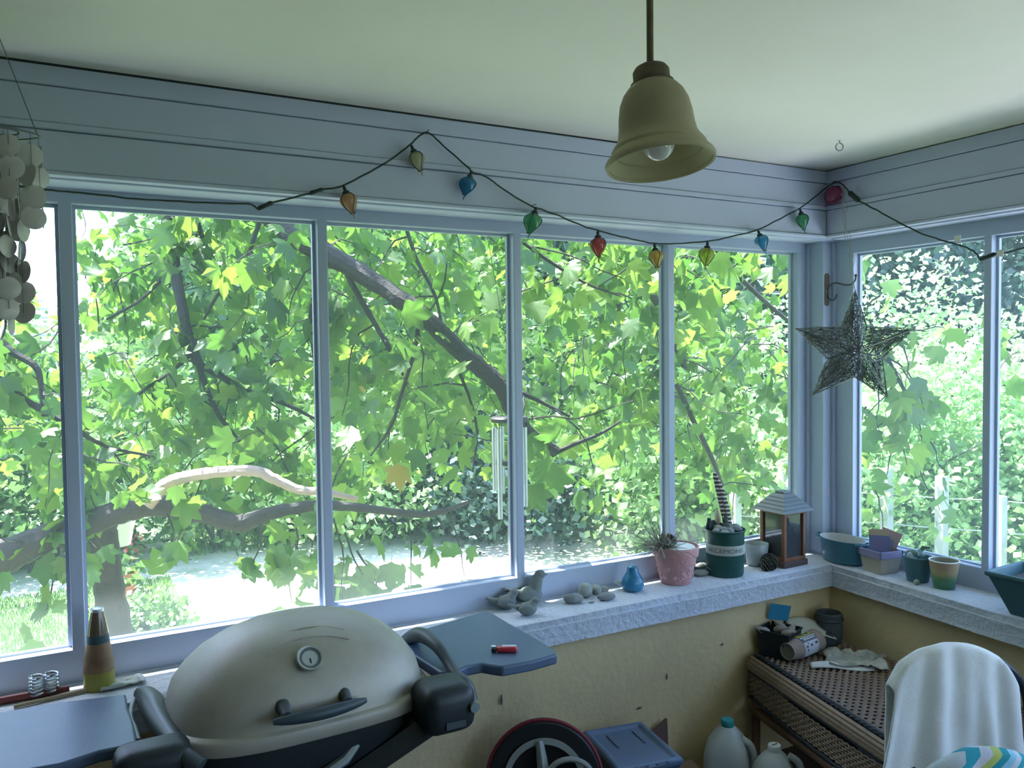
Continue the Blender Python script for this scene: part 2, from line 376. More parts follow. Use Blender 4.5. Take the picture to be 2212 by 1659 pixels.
path2 = [(-2.218,-0.024,2.048),(-2.152,-0.024,2.069),(-2.115,-0.024,2.081)]
path3 = [(-2.076,-0.024,2.096),(-2.019,-0.024,2.111),(-1.936,-0.024,2.159),(-1.871,-0.024,2.201),(-1.812,-0.024,2.249),(-1.782,-0.024,2.278),(-1.759,-0.024,2.291),(-1.737,-0.024,2.284),(-1.699,-0.024,2.255),(-1.622,-0.024,2.202),(-1.604,-0.024,2.187),(-1.559,-0.024,2.178),(-1.477,-0.024,2.134),(-1.393,-0.024,2.099),(-1.305,-0.024,2.079),(-1.196,-0.024,2.048),(-1.140,-0.024,2.038),(-1.083,-0.024,2.028),(-0.986,-0.024,2.015),(-0.895,-0.024,2.007),(-0.801,-0.024,2.011),(-0.655,-0.024,2.027),(-0.558,-0.024,2.046),(-0.404,-0.024,2.084),(-0.296,-0.024,2.129),(-0.175,-0.024,2.183),(-0.092,-0.024,2.233),(-0.023,-0.024,2.277)]
path4 = [(-0.024,-0.056,2.286),(-0.024,-0.083,2.284),(-0.024,-0.107,2.267),(-0.024,-0.131,2.238)]
path5 = [(-0.024,-0.175,2.198),(-0.024,-0.237,2.160),(-0.024,-0.327,2.104),(-0.024,-0.439,2.038),(-0.024,-0.545,1.994),(-0.024,-0.612,1.966),(-0.024,-0.641,1.945),(-0.024,-0.654,1.922)]
path6 = [(-0.024,-0.707,1.936),(-0.024,-0.752,1.937),(-0.024,-0.799,1.947),(-0.024,-0.908,1.977),(-0.024,-1.048,2.026)]
cord = empty('string_light_cord', path[0], label='thin dark green twisted cord looped along the header boards', cat='light cord')
c0 = Vector(path[0])
def cord_piece(P):
    sp = smooth_path(P, 8); out = []
    for j, q in enumerate(sp):
        out.append((q[0] - c0.x, q[1] - c0.y + .0015 * math.sin(j * 1.1), q[2] - c0.z + .0018 * noise.noise(Vector((j * .35, 3, 0)))))
    MB().tube(out, .0028, 6).obj('wire', CORD, cord)
for P in (path, path2, path3 + path4, path5, path6): cord_piece(P)
def plug(a, b, r, name='connector'):
    a, b = Vector(a) - c0, Vector(b) - c0
    d = (b - a); MB().tube([a, a + d * .12, a + d * .5, a + d * .88, b], [r * .6, r, r * .9, r, r * .6], 8).obj(name, CORD, cord)
plug(path[-1], path2[0], .0075, 'plug'); plug(path2[-1], path3[0], .0065); plug(path4[-1], path5[0], .011); plug(path5[-1], path6[0], .0085, 'plug')
TAG = mat('tag_paper', (.7, .72, .66), .6)
for q, an in (((-0.030,-0.726,1.936), .8), ((-0.030,-0.579,2.002), .35)):
    MB().box(tuple(Vector(q) - c0), (.002, .022, .022), None).obj('tag', TAG, cord, smooth=False)
for q in [(-1.751,-0.004,2.299),(-0.004,-0.057,2.294),(-1.381,-0.004,2.106)]:
    MB().tube([(q[0] - c0.x, q[1] - c0.y, q[2] - c0.z), (q[0] - c0.x - (.024 if q[0] > -.1 else 0), q[1] - c0.y - (.024 if q[0] <= -.1 else 0), q[2] - c0.z)], .0015, 5).obj('nail', BRONZE, cord)
BULBS = [('peach', 'peach glass balloon light near the cord plug', [(-2.017,-0.026,2.110),(-1.993,-0.034,2.029)]), ('clear', 'pale yellow glass balloon light just below the cord peak', [(-1.808,-0.026,2.248),(-1.782,-0.034,2.170)]),
 ('blue', 'deep blue glass balloon light right of the cord peak', [(-1.611,-0.026,2.189),(-1.640,-0.034,2.110)]), ('green', 'green glass balloon light over the third mullion', [(-1.380,-0.026,2.097),(-1.412,-0.034,2.006)]),
 ('red', 'red glass balloon light below the pendant lamp', [(-1.140,-0.026,2.036),(-1.143,-0.034,1.942)]), ('amber', 'amber glass balloon light at the lowest dip of the cord', [(-0.900,-0.026,2.005),(-0.893,-0.034,1.917)]),
 ('olive', 'olive yellow glass balloon light beside the fourth mullion', [(-0.655,-0.026,2.025),(-0.671,-0.034,1.933)]), ('sky', 'sky blue glass balloon light in the last long window', [(-0.403,-0.026,2.082),(-0.375,-0.034,2.002)]),
 ('green', 'green glass balloon light nearest the corner post', [(-0.178,-0.026,2.180),(-0.163,-0.034,2.094)]), ('pink', 'pink glass balloon light in the corner under the ceiling', [(0.026,-0.050,2.285),(-0.066,-0.060,2.201)])]
for kind_, lab, (a, b) in BULBS:
    a, b = Vector(a), Vector(b); ax = (b - a); L = ax.length; k_ = L / .095
    root = empty('balloon_light', a, rot=ax.to_track_quat('Z', 'Y').to_euler(), label=lab, cat='string light', group='glass balloon lights on the cord')
    gp = [(.006, .024), (.017, .029), (.0245, .037), (.0265, .046), (.0245, .056), (.018, .069), (.010, .081), (.004, .090), (.0, .091)]
    gp = [(r_ * k_ * (1.08 if kind_ != 'pink' else 1), z_ * k_) for r_, z_ in gp]
    MB().lathe(gp, 24).obj('glass', GL[kind_], root, angle=60)
    MB().lathe([(.003 * k_, 0), (.0055 * k_, .006 * k_), (.005 * k_, .014 * k_), (.011 * k_, .018 * k_), (.012 * k_, .027 * k_), (.006 * k_, .029 * k_)], 12, cap=True).obj('socket', CORD, root)
    cage = empty('wire_cage'); cage.parent = root
    for i in range(4):
        aa = i * PI / 2 + .5
        MB().tube([((r_ + .0012) * math.cos(aa + z_ * 9), (r_ + .0012) * math.sin(aa + z_ * 9), z_) for r_, z_ in gp[:-1]], .0011, 5).obj('cage_wire', CORD, cage)
    for i in range(3):
        aa = i * 2.1
        MB().tube([(0, 0, .089 * k_), (.006 * math.cos(aa), .006 * math.sin(aa), .093 * k_), (.010 * math.cos(aa), .010 * math.sin(aa), .090 * k_)], .0011, 5).obj('curl', CORD, cage)
    MB().tube([(0, 0, .091 * k_), (.001, .001, .097 * k_), (-.001, .001, .104 * k_), (.001, 0, .11 * k_)], [.0022, .0018, .002, .001], 6).obj('glass_tail', GL[kind_], root)

# ---- screw eye in the ceiling
eh = Vector((-0.347,-0.351,2.350))
hk = empty('ceiling_eye_hook', eh, label='small wire screw eye in the ceiling near the corner', cat='hook')
STEEL = mat('steel_dull', (.30, .31, .30), .4, metal=.8)
MB().tube([(0, 0, .0), (0, 0, -.008)], .0022, 8).obj('shank', STEEL, hk)
MB().tube([(.013 * math.sin(t) * .875, -.013 * math.sin(t) * .484, -.021 + .013 * math.cos(t)) for t in [2 * PI * i / 20 * .93 for i in range(21)]], .0022, 8).obj('eye_ring', STEEL, hk)

# ---- double coat hook on the corner post
pl = Vector((0.069,0.058,1.876))
ch = empty('wall_hook', (pl.x + .004, .058, pl.z), label='old double wall hook screwed to the white corner post', cat='hook')
RUST = mat('hook_rusty', (.20, .16, .12), .6, var=.5, vs=40, metal=.4); IRON = mat('hook_iron', (.06, .075, .085), .4, metal=.6)
op = [(.013 * math.cos(t), .055 + .013 * math.sin(t)) for t in [PI * i / 10 for i in range(11)]] + [(-.013 * math.cos(t), -.055 - .013 * math.sin(t)) for t in [PI * i / 10 for i in range(11)]]
MB().prism(op, 0, .004, RX(PI / 2)).obj('back_plate', RUST, ch)
for zz in (.05, -.05): MB().ell((0, -.004, zz), (.004, .002, .004), 10, 6).obj('screw', IRON, ch)
arm = smooth_path([(0, -.003, -.003), (0, -.018, .018), (0, -.045, .024), (0, -.085, .014), (0, -.118, .012), (0, -.138, .024), (0, -.144, .042)], 6)
MB().tube(arm, .0033, 8).obj('upper_arm', IRON, ch); MB().ell((0, -.144, .046), (.006, .006, .006), 12, 8).obj('knob', IRON, ch)
MB().tube(smooth_path([(0, -.003, -.012), (0, -.010, -.034), (0, -.028, -.046), (0, -.045, -.038), (0, -.052, -.022)], 6), .0033, 8).obj('lower_arm', IRON, ch)

# ---- wire star
sc_ = Vector((-0.146,-0.257,1.623))
VX, VZ = Vector((0.875,-0.484,-0.012)), Vector((0, 0, 1)); VX.z = 0; VX.normalize(); VY = VZ.cross(VX)
star = empty('wire_star', sc_, rz=math.atan2(VX.y, VX.x), label='large grey wire mesh star hanging in the corner', cat='star ornament')
STARW = mat('star_wire', (.10, .12, .11), .35, metal=.7, var=.4, vs=80, col2=(.35, .36, .33))
tips2 = [(0.0, .222), (.224, .078), (.122, -.178), (-.158, -.166), (-.222, .083)]
val2 = [(.045, .085), (.102, -.028), (-.002, -.098), (-.100, -.030), (-.048, .088)]     # valleys after each tip
ring = []
for i in range(5): ring += [tips2[i], val2[i]]
RING = [Vector((x, 0, z)) for x, z in ring]; AF, AB = Vector((0, -.045, 0)), Vector((0, .045, 0))
fr = empty('frame'); fr.parent = star
MB().tube(RING, .003, 6, closed=True).obj('outline_wire', STARW, fr)
for i in range(10):
    for A in (AF, AB): MB().tube([A, RING[i]], .002, 5).obj('ridge_wire', STARW, fr)
wm = MB(); r = random.Random(3)
for i in range(10):
    for A in (AF, AB):
        P0, P1 = RING[i], RING[(i + 1) % 10]
        def bary():
            a, b = r.random(), r.random()
            if a + b > 1: a, b = 1 - a, 1 - b
            return A + (P0 - A) * a + (P1 - A) * b
        for _ in range(26):
            a, b = bary(), bary(); pts = []
            for j in range(7):
                t = j / 6; q = a.lerp(b, t) + Vector((r.gauss(0, .006), r.gauss(0, .002), r.gauss(0, .006))); pts.append(q)
            wm.tube(pts, .0011, 3, cap=False)
        for j in range(14):                                   # wires wound across the arm
            t = (j + .5 + r.uniform(-.3, .3)) / 14; q0 = A.lerp(P0, t); q1 = A.lerp(P1, t)
            wm.tube([q0.lerp(q1, s_ / 5) + Vector((r.gauss(0, .004), 0, r.gauss(0, .004))) for s_ in range(6)], .0011, 3, cap=False)
wm.obj('wire_mesh', STARW, star, kind='stuff')
THREAD = mat('thread_grey', (.34, .33, .29), .8)
nail = Vector((-0.010,-0.078,2.274))
for i, (dx, dz) in enumerate(((0, 0), (.006, -.01), (-.008, -.02))):
    a = nail - sc_; a = Matrix.Rotation(-math.atan2(VX.y, VX.x), 4, 'Z') @ a
    b = Vector((0.0, 0, .222)); r = random.Random(i)
    MB().tube([a.lerp(b, j / 14) + Vector((dx * math.sin(j * .9 + i) * 1.6 + .004 * math.sin(j * 1.7 + i * 2), 0, 0)) * (1 if 0 < j < 14 else 0) for j in range(15)], .0009, 4).obj('hanging_thread', THREAD, star)

# ---- capiz shell mobile
cp = Vector((-2.842,-0.164,2.131))
mob = empty('shell_mobile', cp, label='capiz shell disc mobile hanging in front of the first window', cat='mobile')
SHELL = mat('capiz_shell', (.62, .60, .58), .3, var=.35, vs=25, coat=.3, col2=(.42, .38, .42)); WIREM = mat('mobile_wire', (.16, .17, .18), .4, metal=.6)
MB().tube([(.074 * math.cos(t), .074 * math.sin(t), .004 * math.sin(t * 2)) for t in [2 * PI * i / 32 for i in range(32)]], .0024, 6, closed=True).obj('hoop', WIREM, mob)
MB().tube([(.034 * math.cos(t), .034 * math.sin(t), .004) for t in [2 * PI * i / 24 for i in range(24)]], .002, 6, closed=True).obj('hoop', WIREM, mob)
for i in range(3):
    a = i * 2.1 + .2; MB().tube([(.074 * math.cos(a), .074 * math.sin(a), 0), (0, 0, CEIL - cp.z)], .001, 4).obj('hanger', WIREM, mob)
disc = MB(); disc.lathe([(0, -.0008), (.0245, -.0006), (.0255, 0), (.0245, .0006), (0, .0008)], 18, RX(PI / 2)); dmesh = disc.mesh('shell_disc', SHELL)
r = random.Random(21)
for rad, cnt, z0, nd in ((.072, 9, -.035, 4), (.034, 6, -.15, 6), (.006, 2, -.24, 5)):
    for i in range(cnt):
        a = 2 * PI * i / cnt + rad * 20; x, y = rad * math.cos(a), rad * math.sin(a); zz = z0 - r.uniform(0, .02)
        MB().tube([(x, y, 0), (x, y, zz - .046 * (nd - 1))], .0006, 4).obj('strand', WIREM, mob)
        for j in range(nd):
            o = bpy.data.objects.new('shell_disc', dmesh); COL.objects.link(o); o.parent = mob
            o.location = (x + r.gauss(0, .003), y + r.gauss(0, .003), zz - .046 * j); o.rotation_euler = (r.gauss(0, .12), r.gauss(0, .12), r.uniform(0, PI)); o.scale = (1.0, 1, 1.0)

# ================================================================ the gas grill
GO = Vector((-2.25, -0.31, FLOOR))
grill = empty('gas_grill', GO, label='portable gas grill with dusty tan lid and dark fold-out side tables', cat='grill')
LID = mat('grill_lid', (.42, .395, .33), .5, var=.45, vs=5, bump=.05, bs=200, metal=.25, col2=(.22, .205, .175))
BLK = mat('grill_black', (.012, .018, .022), .45, bump=.05, bs=200); BLKG = mat('grill_grey_plastic', (.05, .065, .075), .4)
TABLE = mat('grill_table', (.070, .108, .19), .36, var=.4, vs=12, bump=.04, bs=150, col2=(.11, .15, .21))
GM = T(-GO.x, -GO.y, -GO.z)                     # the tables and arms are given in room coordinates
def W(q): return tuple(Vector(q) - GO)
RIM = 0.775; LC = (0.0, 0.0); A_, B_ = .315, .225
def dome(u, prof, n0=3.2, n1=2.1, zb=0.0):
    V = []
    return V
lm = MB(); lp_ = [(.985, -.004), (1.0, .0), (1.003, .024), (.995, .029), (.962, .033), (.950, .050), (.915, .088), (.84, .122), (.73, .155), (.58, .184), (.40, .205), (.20, .217), (.06, .2195)]
nu = 72; V = []; F = []
for i, (s_, z_) in enumerate(lp_):
    t = i / (len(lp_) - 1); ex = 2.0 / (3.3 - 1.2 * t)
    for j in range(nu):
        a = 2 * PI * j / nu; c, s2 = math.cos(a), math.sin(a)
        # the lid is taller towards the middle of its length, like a roasting-pan cover
        x = A_ * s_ * math.copysign(abs(c) ** ex, c); y_ = B_ * s_ * math.copysign(abs(s2) ** ex, s2)
        V.append((x, y_, RIM - GO.z + z_))
for i in range(len(lp_) - 1):
    for j in range(nu): F.append((i * nu + j, i * nu + (j + 1) % nu, (i + 1) * nu + (j + 1) % nu, (i + 1) * nu + j))
F.append(tuple((len(lp_) - 1) * nu + j for j in range(nu)))
lid = lm.add(V, F, RZ(math.radians(2))).obj('lid', LID, grill, angle=50)
# embossed arc lines near the crown
for k_, (yy, zz) in enumerate(((-.085, .207), (-.12, .195))):
    MB().tube(smooth_path([(-.10, yy - .02, RIM - GO.z + zz - .020), (-.05, yy - .003, RIM - GO.z + zz - .005), (0, yy, RIM - GO.z + zz + .0005), (.05, yy - .003, RIM - GO.z + zz - .005), (.09, yy - .016, RIM - GO.z + zz - .016)], 8), .0016, 5).obj('embossed_line', LID, lid)
# thermometer
gq = Vector((-2.263,-0.473,0.936)) - GO
GR = T(gq.x, gq.y - .004, gq.z) @ RZ(math.radians(4)) @ RX(math.radians(48))
th = MB().lathe([(.0, .0), (.029, .0), (.031, .004), (.029, .009), (.025, .008), (.024, .005)], 32, GR).obj('thermometer', mat('gauge_bezel', (.42, .45, .43), .35, metal=.7), lid)
MB().lathe([(.0245, .005), (.018, .0054)], 32, GR).obj('dial_ring', mat('gauge_ring', (.12, .15, .15), .5), th)
MB().lathe([(.018, .0056), (0, .0058)], 32, GR).obj('dial_face', mat('gauge_face', (.38, .41, .37), .5), th)
MB().box((0, -.007, .0066), (.0025, .012, .0008), GR).obj('pointer', BLK, th, smooth=False)
# lid handle on two stand-offs
ha, hb = Vector((-2.364,-0.555,0.843)) - GO, Vector((-2.152,-0.540,0.840)) - GO
hp_ = [ha.lerp(hb, t) + Vector((0, -.012 * math.sin(PI * t), .0)) for t in [i / 12 for i in range(13)]]
hd = MB().tube(hp_, [.006 + .0085 * math.sin(PI * i / 12) ** .6 for i in range(13)], 12).obj('lid_handle', mat('handle_plastic', (.035, .055, .065), .45), lid)
for t, n_ in ((.14, 0), (.80, 1)):
    q = ha.lerp(hb, t); MB().tube([q + Vector((0, .002, .004)), q + Vector((0, .018, .008)), q + Vector((0, .042, .012))], [.012, .013, .018], 14).obj('stand_off', BLKG, hd)
# cooking box
bp = [(.955, .0), (.95, -.02), (.93, -.06), (.86, -.11), (.70, -.155), (.45, -.18), (.1, -.185)]
V = []; F = []
for i, (s_, z_) in enumerate(bp):
    for j in range(nu):
        a = 2 * PI * j / nu; c, s2 = math.cos(a), math.sin(a); ex = 2 / 3.3
        V.append((A_ * s_ * math.copysign(abs(c) ** ex, c), B_ * s_ * math.copysign(abs(s2) ** ex, s2), RIM - GO.z + z_))
for i in range(len(bp) - 1):
    for j in range(nu): F.append((i * nu + (j + 1) % nu, i * nu + j, (i + 1) * nu + j, (i + 1) * nu + (j + 1) % nu))
MB().add(V, F, RZ(math.radians(2))).obj('cook_box', BLK, grill, angle=50)
# side frames: curved carrying arms
def arm_piece(name, pts, rad, m_, flat=1.0):
    sp = smooth_path([tuple(q) + (r_,) for q, r_ in zip(pts, rad)], 6)
    return MB().tube([q[:3] for q in sp], [q[3] for q in sp], 12, M=GM, flat=flat).obj(name, m_, grill)
arm_piece('carry_arm', [(-1.898,-0.150,0.813),(-1.905,-0.246,0.860),(-1.900,-0.305,0.869),(-1.895,-0.364,0.861),(-1.890,-0.413,0.839),(-1.890,-0.463,0.820),(-1.885,-0.496,0.802),(-1.885,-0.510,0.769)], [.020, .021, .019, .016, .014, .015, .024, .030], BLKG)
arm_piece('carry_arm', [(-2.589,-0.110,0.795),(-2.577,-0.150,0.795),(-2.571,-0.220,0.799),(-2.566,-0.320,0.800),(-2.553,-0.440,0.803),(-2.540,-0.530,0.804),(-2.516,-0.560,0.784)], [.018, .026, .030, .026, .020, .018, .022], BLKG)
arm_piece('arm_edge', [(-2.602,-0.120,0.788),(-2.615,-0.180,0.794),(-2.622,-0.240,0.790),(-2.618,-0.300,0.789),(-2.615,-0.360,0.783)], [.006] * 5, mat('arm_edge_light', (.30, .36, .38), .35))
# burner control housing with knob, at the near right corner
hc = Vector((-1.957,-0.530,0.786)) - GO
hs = MB().rbox(tuple(hc), (.135, .13, .115), .035, 4, None).obj('control_housing', BLK, grill)
MB().lathe([(.0, .0), (.012, .0), (.012, .01), (0, .011)], 16, T(hc.x + .052, hc.y - .063, hc.z + .005) @ RX(PI / 2)).obj('ignition_button', mat('button_grey', (.16, .20, .21), .4), hs)
MB().box((hc.x + .005, hc.y - .066, hc.z - .028), (.05, .003, .016)).obj('badge', mat('badge_dark', (.05, .065, .075), .4), hs, smooth=False)
MB().rbox(tuple(Vector((-2.598,-0.500,0.788)) - GO), (.15, .10, .09), .03, 4).obj('left_housing', BLK, grill)
MB().rbox(tuple(Vector((-2.529,-0.450,0.791)) - GO + Vector((0, 0, -.01))), (.03, .05, .05), .01, 3).obj('lid_hinge_block', BLKG, grill)
# fold-out tables
def table(name, P, z1, th_):
    out = [(q[0] - GO.x, q[1] - GO.y) for q in P]
    o = MB().prism(out, z1 - th_ - GO.z, z1 - GO.z).obj(name, TABLE, grill, angle=30); bevel(o, .006, 3); return o
table('side_table', [(-1.941,-0.204,0.825),(-1.884,-0.123,0.825),(-1.600,-0.055,0.825),(-1.587,-0.073,0.825),(-1.589,-0.225,0.825),(-1.585,-0.365,0.825),(-1.590,-0.454,0.825),(-1.601,-0.483,0.825),(-1.683,-0.493,0.825),(-1.769,-0.487,0.825),(-1.788,-0.464,0.825),(-1.805,-0.439,0.825),(-1.843,-0.435,0.825),(-1.884,-0.454,0.825),(-1.922,-0.439,0.825)], .825, .028)
table('side_table', [(-3.019,-0.103,0.815),(-2.986,-0.438,0.815),(-2.765,-0.464,0.815),(-2.694,-0.443,0.815),(-2.623,-0.447,0.815),(-2.621,-0.331,0.815),(-2.626,-0.239,0.815),(-2.624,-0.149,0.815),(-2.764,-0.122,0.815)], .815, .026)
# cart: crossed legs, wire shelf and wheels
for (a, b) in (((-1.94, -.52, .755), (-2.62, -.50, .46)), ((-2.62, -.50, .47), (-2.66, -.50, FLOOR + .02)), ((-2.54, -.50, .66), (-2.00, -.50, FLOOR + .02)), ((-1.93, -.16, .68), (-2.50, -.16, FLOOR + .02)), ((-2.54, -.16, .66), (-2.00, -.16, FLOOR + .02))):
    a, b = Vector(W(a)), Vector(W(b)); MB().tube([a, b], [.030, .022], 4).obj('cart_leg', BLK, grill, smooth=False)
for yy in (-.42, -.36, -.30, -.24): MB().tube([W((-2.46, yy, .42)), W((-2.05, yy, .42))], .004, 6).obj('shelf_wire', STEEL, grill)
for xx in (-2.46, -2.05): MB().tube([W((xx, -.50, .42)), W((xx, -.16, .42))], .006, 6).obj('shelf_rail', BLK, grill)
rg = Vector((-2.197,-0.520,0.705)) - GO
MB().tube([rg + Vector((-.07, 0, -.03)), rg, rg + Vector((.05, .02, .035))], [.012, .013, .009], 10).obj('gas_regulator', mat('regulator_metal', (.35, .40, .42), .3, metal=.7), grill)
MB().tube(smooth_path([rg + Vector((-.07, 0, -.03)), rg + Vector((-.13, .03, -.08)), rg + Vector((-.15, .08, -.25))], 6), .008, 8).obj('gas_hose', BLK, grill)

# ---- lighter lying on the table
lg = Vector((-1.716,-0.397,0.826))
lt = empty('lighter', (lg.x, lg.y, .8255), rz=math.radians(-30), label='red disposable lighter lying on the grill side table', cat='lighter')
MB().rbox((.008, 0, .0075), (.056, .023, .015), .006, 3).obj('body', mat('lighter_red', (.48, .035, .05), .3, coat=.3), lt)
MB().box((.014, .003, .0152), (.038, .010, .0008)).obj('sticker', mat('sticker_pale', (.70, .74, .80), .5), lt, smooth=False)
MB().rbox((-.027, 0, .0065), (.014, .020, .013), .004, 2).obj('hood', BLK, lt)
MB().rbox((-.028, .003, .0135), (.013, .012, .004), .0015, 2).obj('thumb_guard', mat('guard_steel', (.8, .86, .84), .25, metal=.6), lt)

# ================================================================ things on the long ledge
LED = SILL + .0005
def at(px, z=LED): return Vector((px[0], px[1], z))
CLAY = mat('grey_clay', (.20, .235, .225), .8, var=.3, vs=30, bump=.2, bs=90, col2=(.11, .13, .13))
def bird(pos, rz, s, label, up=0.35, m_=CLAY, tail=1.0, group='grey bird figurines'):
    root = empty('bird_figurine', pos, rz=rz, label=label, cat='figurine', group=group)
    def fn(q): return 1.0 - 0.16 * max(0, -q.x)
    MB().ell((0, 0, .030 * s), (.046 * s, .030 * s, .031 * s), 20, 14, RY(0) , fn).obj('body', m_, root)
    hx, hz = .036 * s, (.052 + .03 * up) * s
    MB().tube([(.018 * s, 0, .040 * s), (hx * .8, 0, hz - .008 * s), (hx, 0, hz)], [.024 * s, .020 * s, .016 * s], 14).obj('neck', m_, root)
    hd_ = MB().ell((hx + .003 * s, 0, hz + .004 * s), (.019 * s, .016 * s, .016 * s), 16, 12).obj('head', m_, root)
    MB().lathe([(.006 * s, 0), (.0035 * s, .008 * s), (0, .016 * s)], 10, T(hx + .018 * s, 0, hz + .003 * s) @ RY(PI / 2)).obj('beak', m_, hd_)
    MB().tube([(-.028 * s, 0, .034 * s), (-.055 * s, 0, .044 * s), (-.088 * s * tail, 0, .058 * s)], [.016 * s, .010 * s, .006 * s], 10, flat=1.0).obj('tail', m_, root)
    for sg in (-1, 1): MB().ell((-.012 * s, .024 * s * sg, .036 * s), (.036 * s, .008 * s, .017 * s), 14, 8, None).obj('wing', m_, root)
    return root
bird(at((-1.415,0.002,0.764)), math.radians(-14), .74, 'small grey bird figurine in front with its tail towards the table', .25)
bird(at((-1.442,0.099,0.764)), math.radians(-8), .80, 'grey bird figurine half hidden behind the grill side table', .35)
bird(at((-1.343,0.111,0.764)), math.radians(-10), 1.02, 'tallest grey bird figurine standing against the window rail', 1.3)
STONE = mat('stone_grey', (.23, .26, .27), .8, var=.3, vs=14, bump=.15, bs=60); STONEG = mat('stone_green_grey', (.33, .37, .33), .8, var=.3, vs=12, bump=.15, bs=60, col2=(.20, .23, .21))
STONEB = mat('stone_brown_grey', (.24, .25, .23), .85, var=.3, vs=12, bump=.2, bs=50)
def pebble(pos, r_, rz, m_, label, seed, tilt=0.0, name='beach_stone', group='smooth stones on the ledge'):
    def fn(q): return 1 + .10 * noise.noise(q * 1.6 + Vector((seed, 0, 0)))
    o = MB().ell((0, 0, r_[2] * .92), r_, 22, 14, None, fn).obj(name, m_); o.location = pos; o.rotation_euler = (0, tilt, rz)
    return setk(o, label, 'stone', group)
pebble(at((-1.210,0.038,0.764)), (.036, .024, .017), math.radians(-25), STONE, 'flat blue-grey stone lying nearest the bird figurines', 1)
pebble(at((-1.136,0.074,0.764)), (.028, .024, .027), 0.3, STONEG, 'upright pale green-grey stone in the middle of the row', 2)
pebble(at((-1.084,0.083,0.764)), (.022, .020, .018), 0.9, STONEG, 'small round stone behind the upright pale one', 3)
pebble(at((-1.095,0.005,0.764)), (.033, .020, .014), math.radians(-20), STONE, 'flat dark stone nearest the blue bird', 4)
pebble(at((-1.052,0.083,0.764)), (.025, .017, .013), .4, STONEB, 'brownish stone tucked behind the flat dark one', 5)
pebble(at((-1.157,0.005,0.764)), (.013, .006, .003), .1, STONE, 'tiny flat stone chip at the front of the row', 6)
pebble(at((-0.598,0.081,0.764)), (.035, .028, .010), .2, STONEB, 'flat brown-grey stone between pink and green pots', 7)
pebble(at((-0.567,0.117,0.764), LED + .0185), (.030, .024, .009), .6, STONEB, 'flat stone stacked on another between the two pots', 8)
# blue chick figurine
BLUE = mat('glazed_blue', (.02, .20, .36), .35, var=.35, vs=18, bump=.35, bs=50, coat=.4, col2=(.01, .10, .22))
bp_ = at((-0.945,0.052,0.764))
bb_ = empty('blue_bird', bp_, rz=math.radians(-35), label='glazed turquoise bird ornament next to the pink pot', cat='figurine')
MB().lathe([(0, 0), (.026, .0), (.037, .008), (.041, .024), (.038, .040), (.030, .056), (.022, .068), (.0205, .078), (.017, .087), (.008, .093), (0, .094)], 28, RY(0)).obj('body', BLUE, bb_)
MB().tube([(-.030, .01, .018), (-.052, .012, .026), (-.066, .013, .029)], [.010, .009, .005], 10, flat=.5).obj('tail', mat('pale_tail', (.55, .62, .64), .4), bb_)
# ---- pink pot with dried grass, white disc and pine cone
PINK = mat('pink_pot', (.58, .31, .30), .65, var=.2, vs=8, bump=.5, bs=70, col2=(.45, .24, .24)); PINKD = mat('pink_relief', (.62, .36, .35), .6)
pp = at((-0.742,0.056,0.764))
pot = empty('pink_flower_pot', pp, label='pink embossed flower pot holding dried grass', cat='plant pot')
MB().lathe([(0, .0), (.052, 0), (.056, .004), (.077, .098), (.0775, .104), (.084, .106), (.087, .136), (.086, .140), (.081, .140), (.078, .115), (0, .112)], 48).obj('pot', PINK, pot)
r = random.Random(4)
for i in range(26):                               # raised blossoms on the pot wall
    a = r.uniform(PI * .75, PI * 2.05); z_ = r.uniform(.02, .088); rr = .056 + .021 * z_ / .098
    M_ = T(rr * math.cos(a), rr * math.sin(a), z_) @ RZ(a) @ RY(PI / 2 - .2)
    fb = MB()
    for k_ in range(5):
        t = 2 * PI * k_ / 5; fb.ell((.005 * math.cos(t), .005 * math.sin(t), 0), (.0042, .0042, .0022), 8, 5, M_)
    fb.obj('relief_blossom', PINKD, pot)
def disc_thing(name, pos, rx, h, m_, label, cat, rot=(0, 0, 0)):
    o = MB().lathe([(0, 0), (rx * .96, 0), (rx, h * .3), (rx, h * .7), (rx * .94, h), (0, h * 1.1)], 36).obj(name, m_); o.location = pos; o.rotation_euler = rot
    return setk(o, label, cat)
disc_thing('white_candle', (pp.x + .012, pp.y - .008, pp.z + .113), .062, .022, mat('wax_white', (.72, .76, .80), .4), 'round white candle disc set inside the pink pot', 'candle', (0.05, -.03, 0))
DRY = mat('dry_grass', (.30, .31, .25), .8, var=.3, vs=20); gr_ = MB(); gb = Vector((-.045, .02, .125))
for i in range(95):
    L = r.uniform(.09, .23); a = PI + .35 + r.gauss(0, .45); el = r.uniform(.15, 1.15); d = Vector((math.cos(a) * math.cos(el), math.sin(a) * math.cos(el) - .15, math.sin(el)))
    s0 = gb + Vector((r.gauss(0, .016), r.gauss(0, .016), r.uniform(-.01, .01))); sag = Vector((0, 0, -.35 * L * r.random()))
    gr_.tube([s0, s0 + d * L * .5 + sag * .2, s0 + d * L + sag], [.0016, .0013, .0006], 3, cap=False)
for i in range(50):
    d = Vector((r.uniform(-.2, 1), r.gauss(-.5, .5), r.gauss(0, .25))).normalized(); L = r.uniform(.03, .075); s0 = gb + Vector((.01, -.005, .012))
    gr_.tube([s0, s0 + d * L * .5, s0 + d * L + Vector((0, 0, -.006))], [.0011, .0009, .0004], 3, cap=False)
gt = empty('dried_grass', pp, label='wispy dried grass tuft sprouting sideways from the pink pot', cat='dried plant')
gr_.obj('blades', DRY, gt, kind='stuff')
cr = MB()
for i in range(16):
    t = i / 15; cr.ell((-.035 + .012 * math.sin(i * 2.4), .018 + .012 * math.cos(i * 2.4), .125 + .055 * t), (.016 * (1 - .6 * t), .016 * (1 - .6 * t), .010), 8, 5)
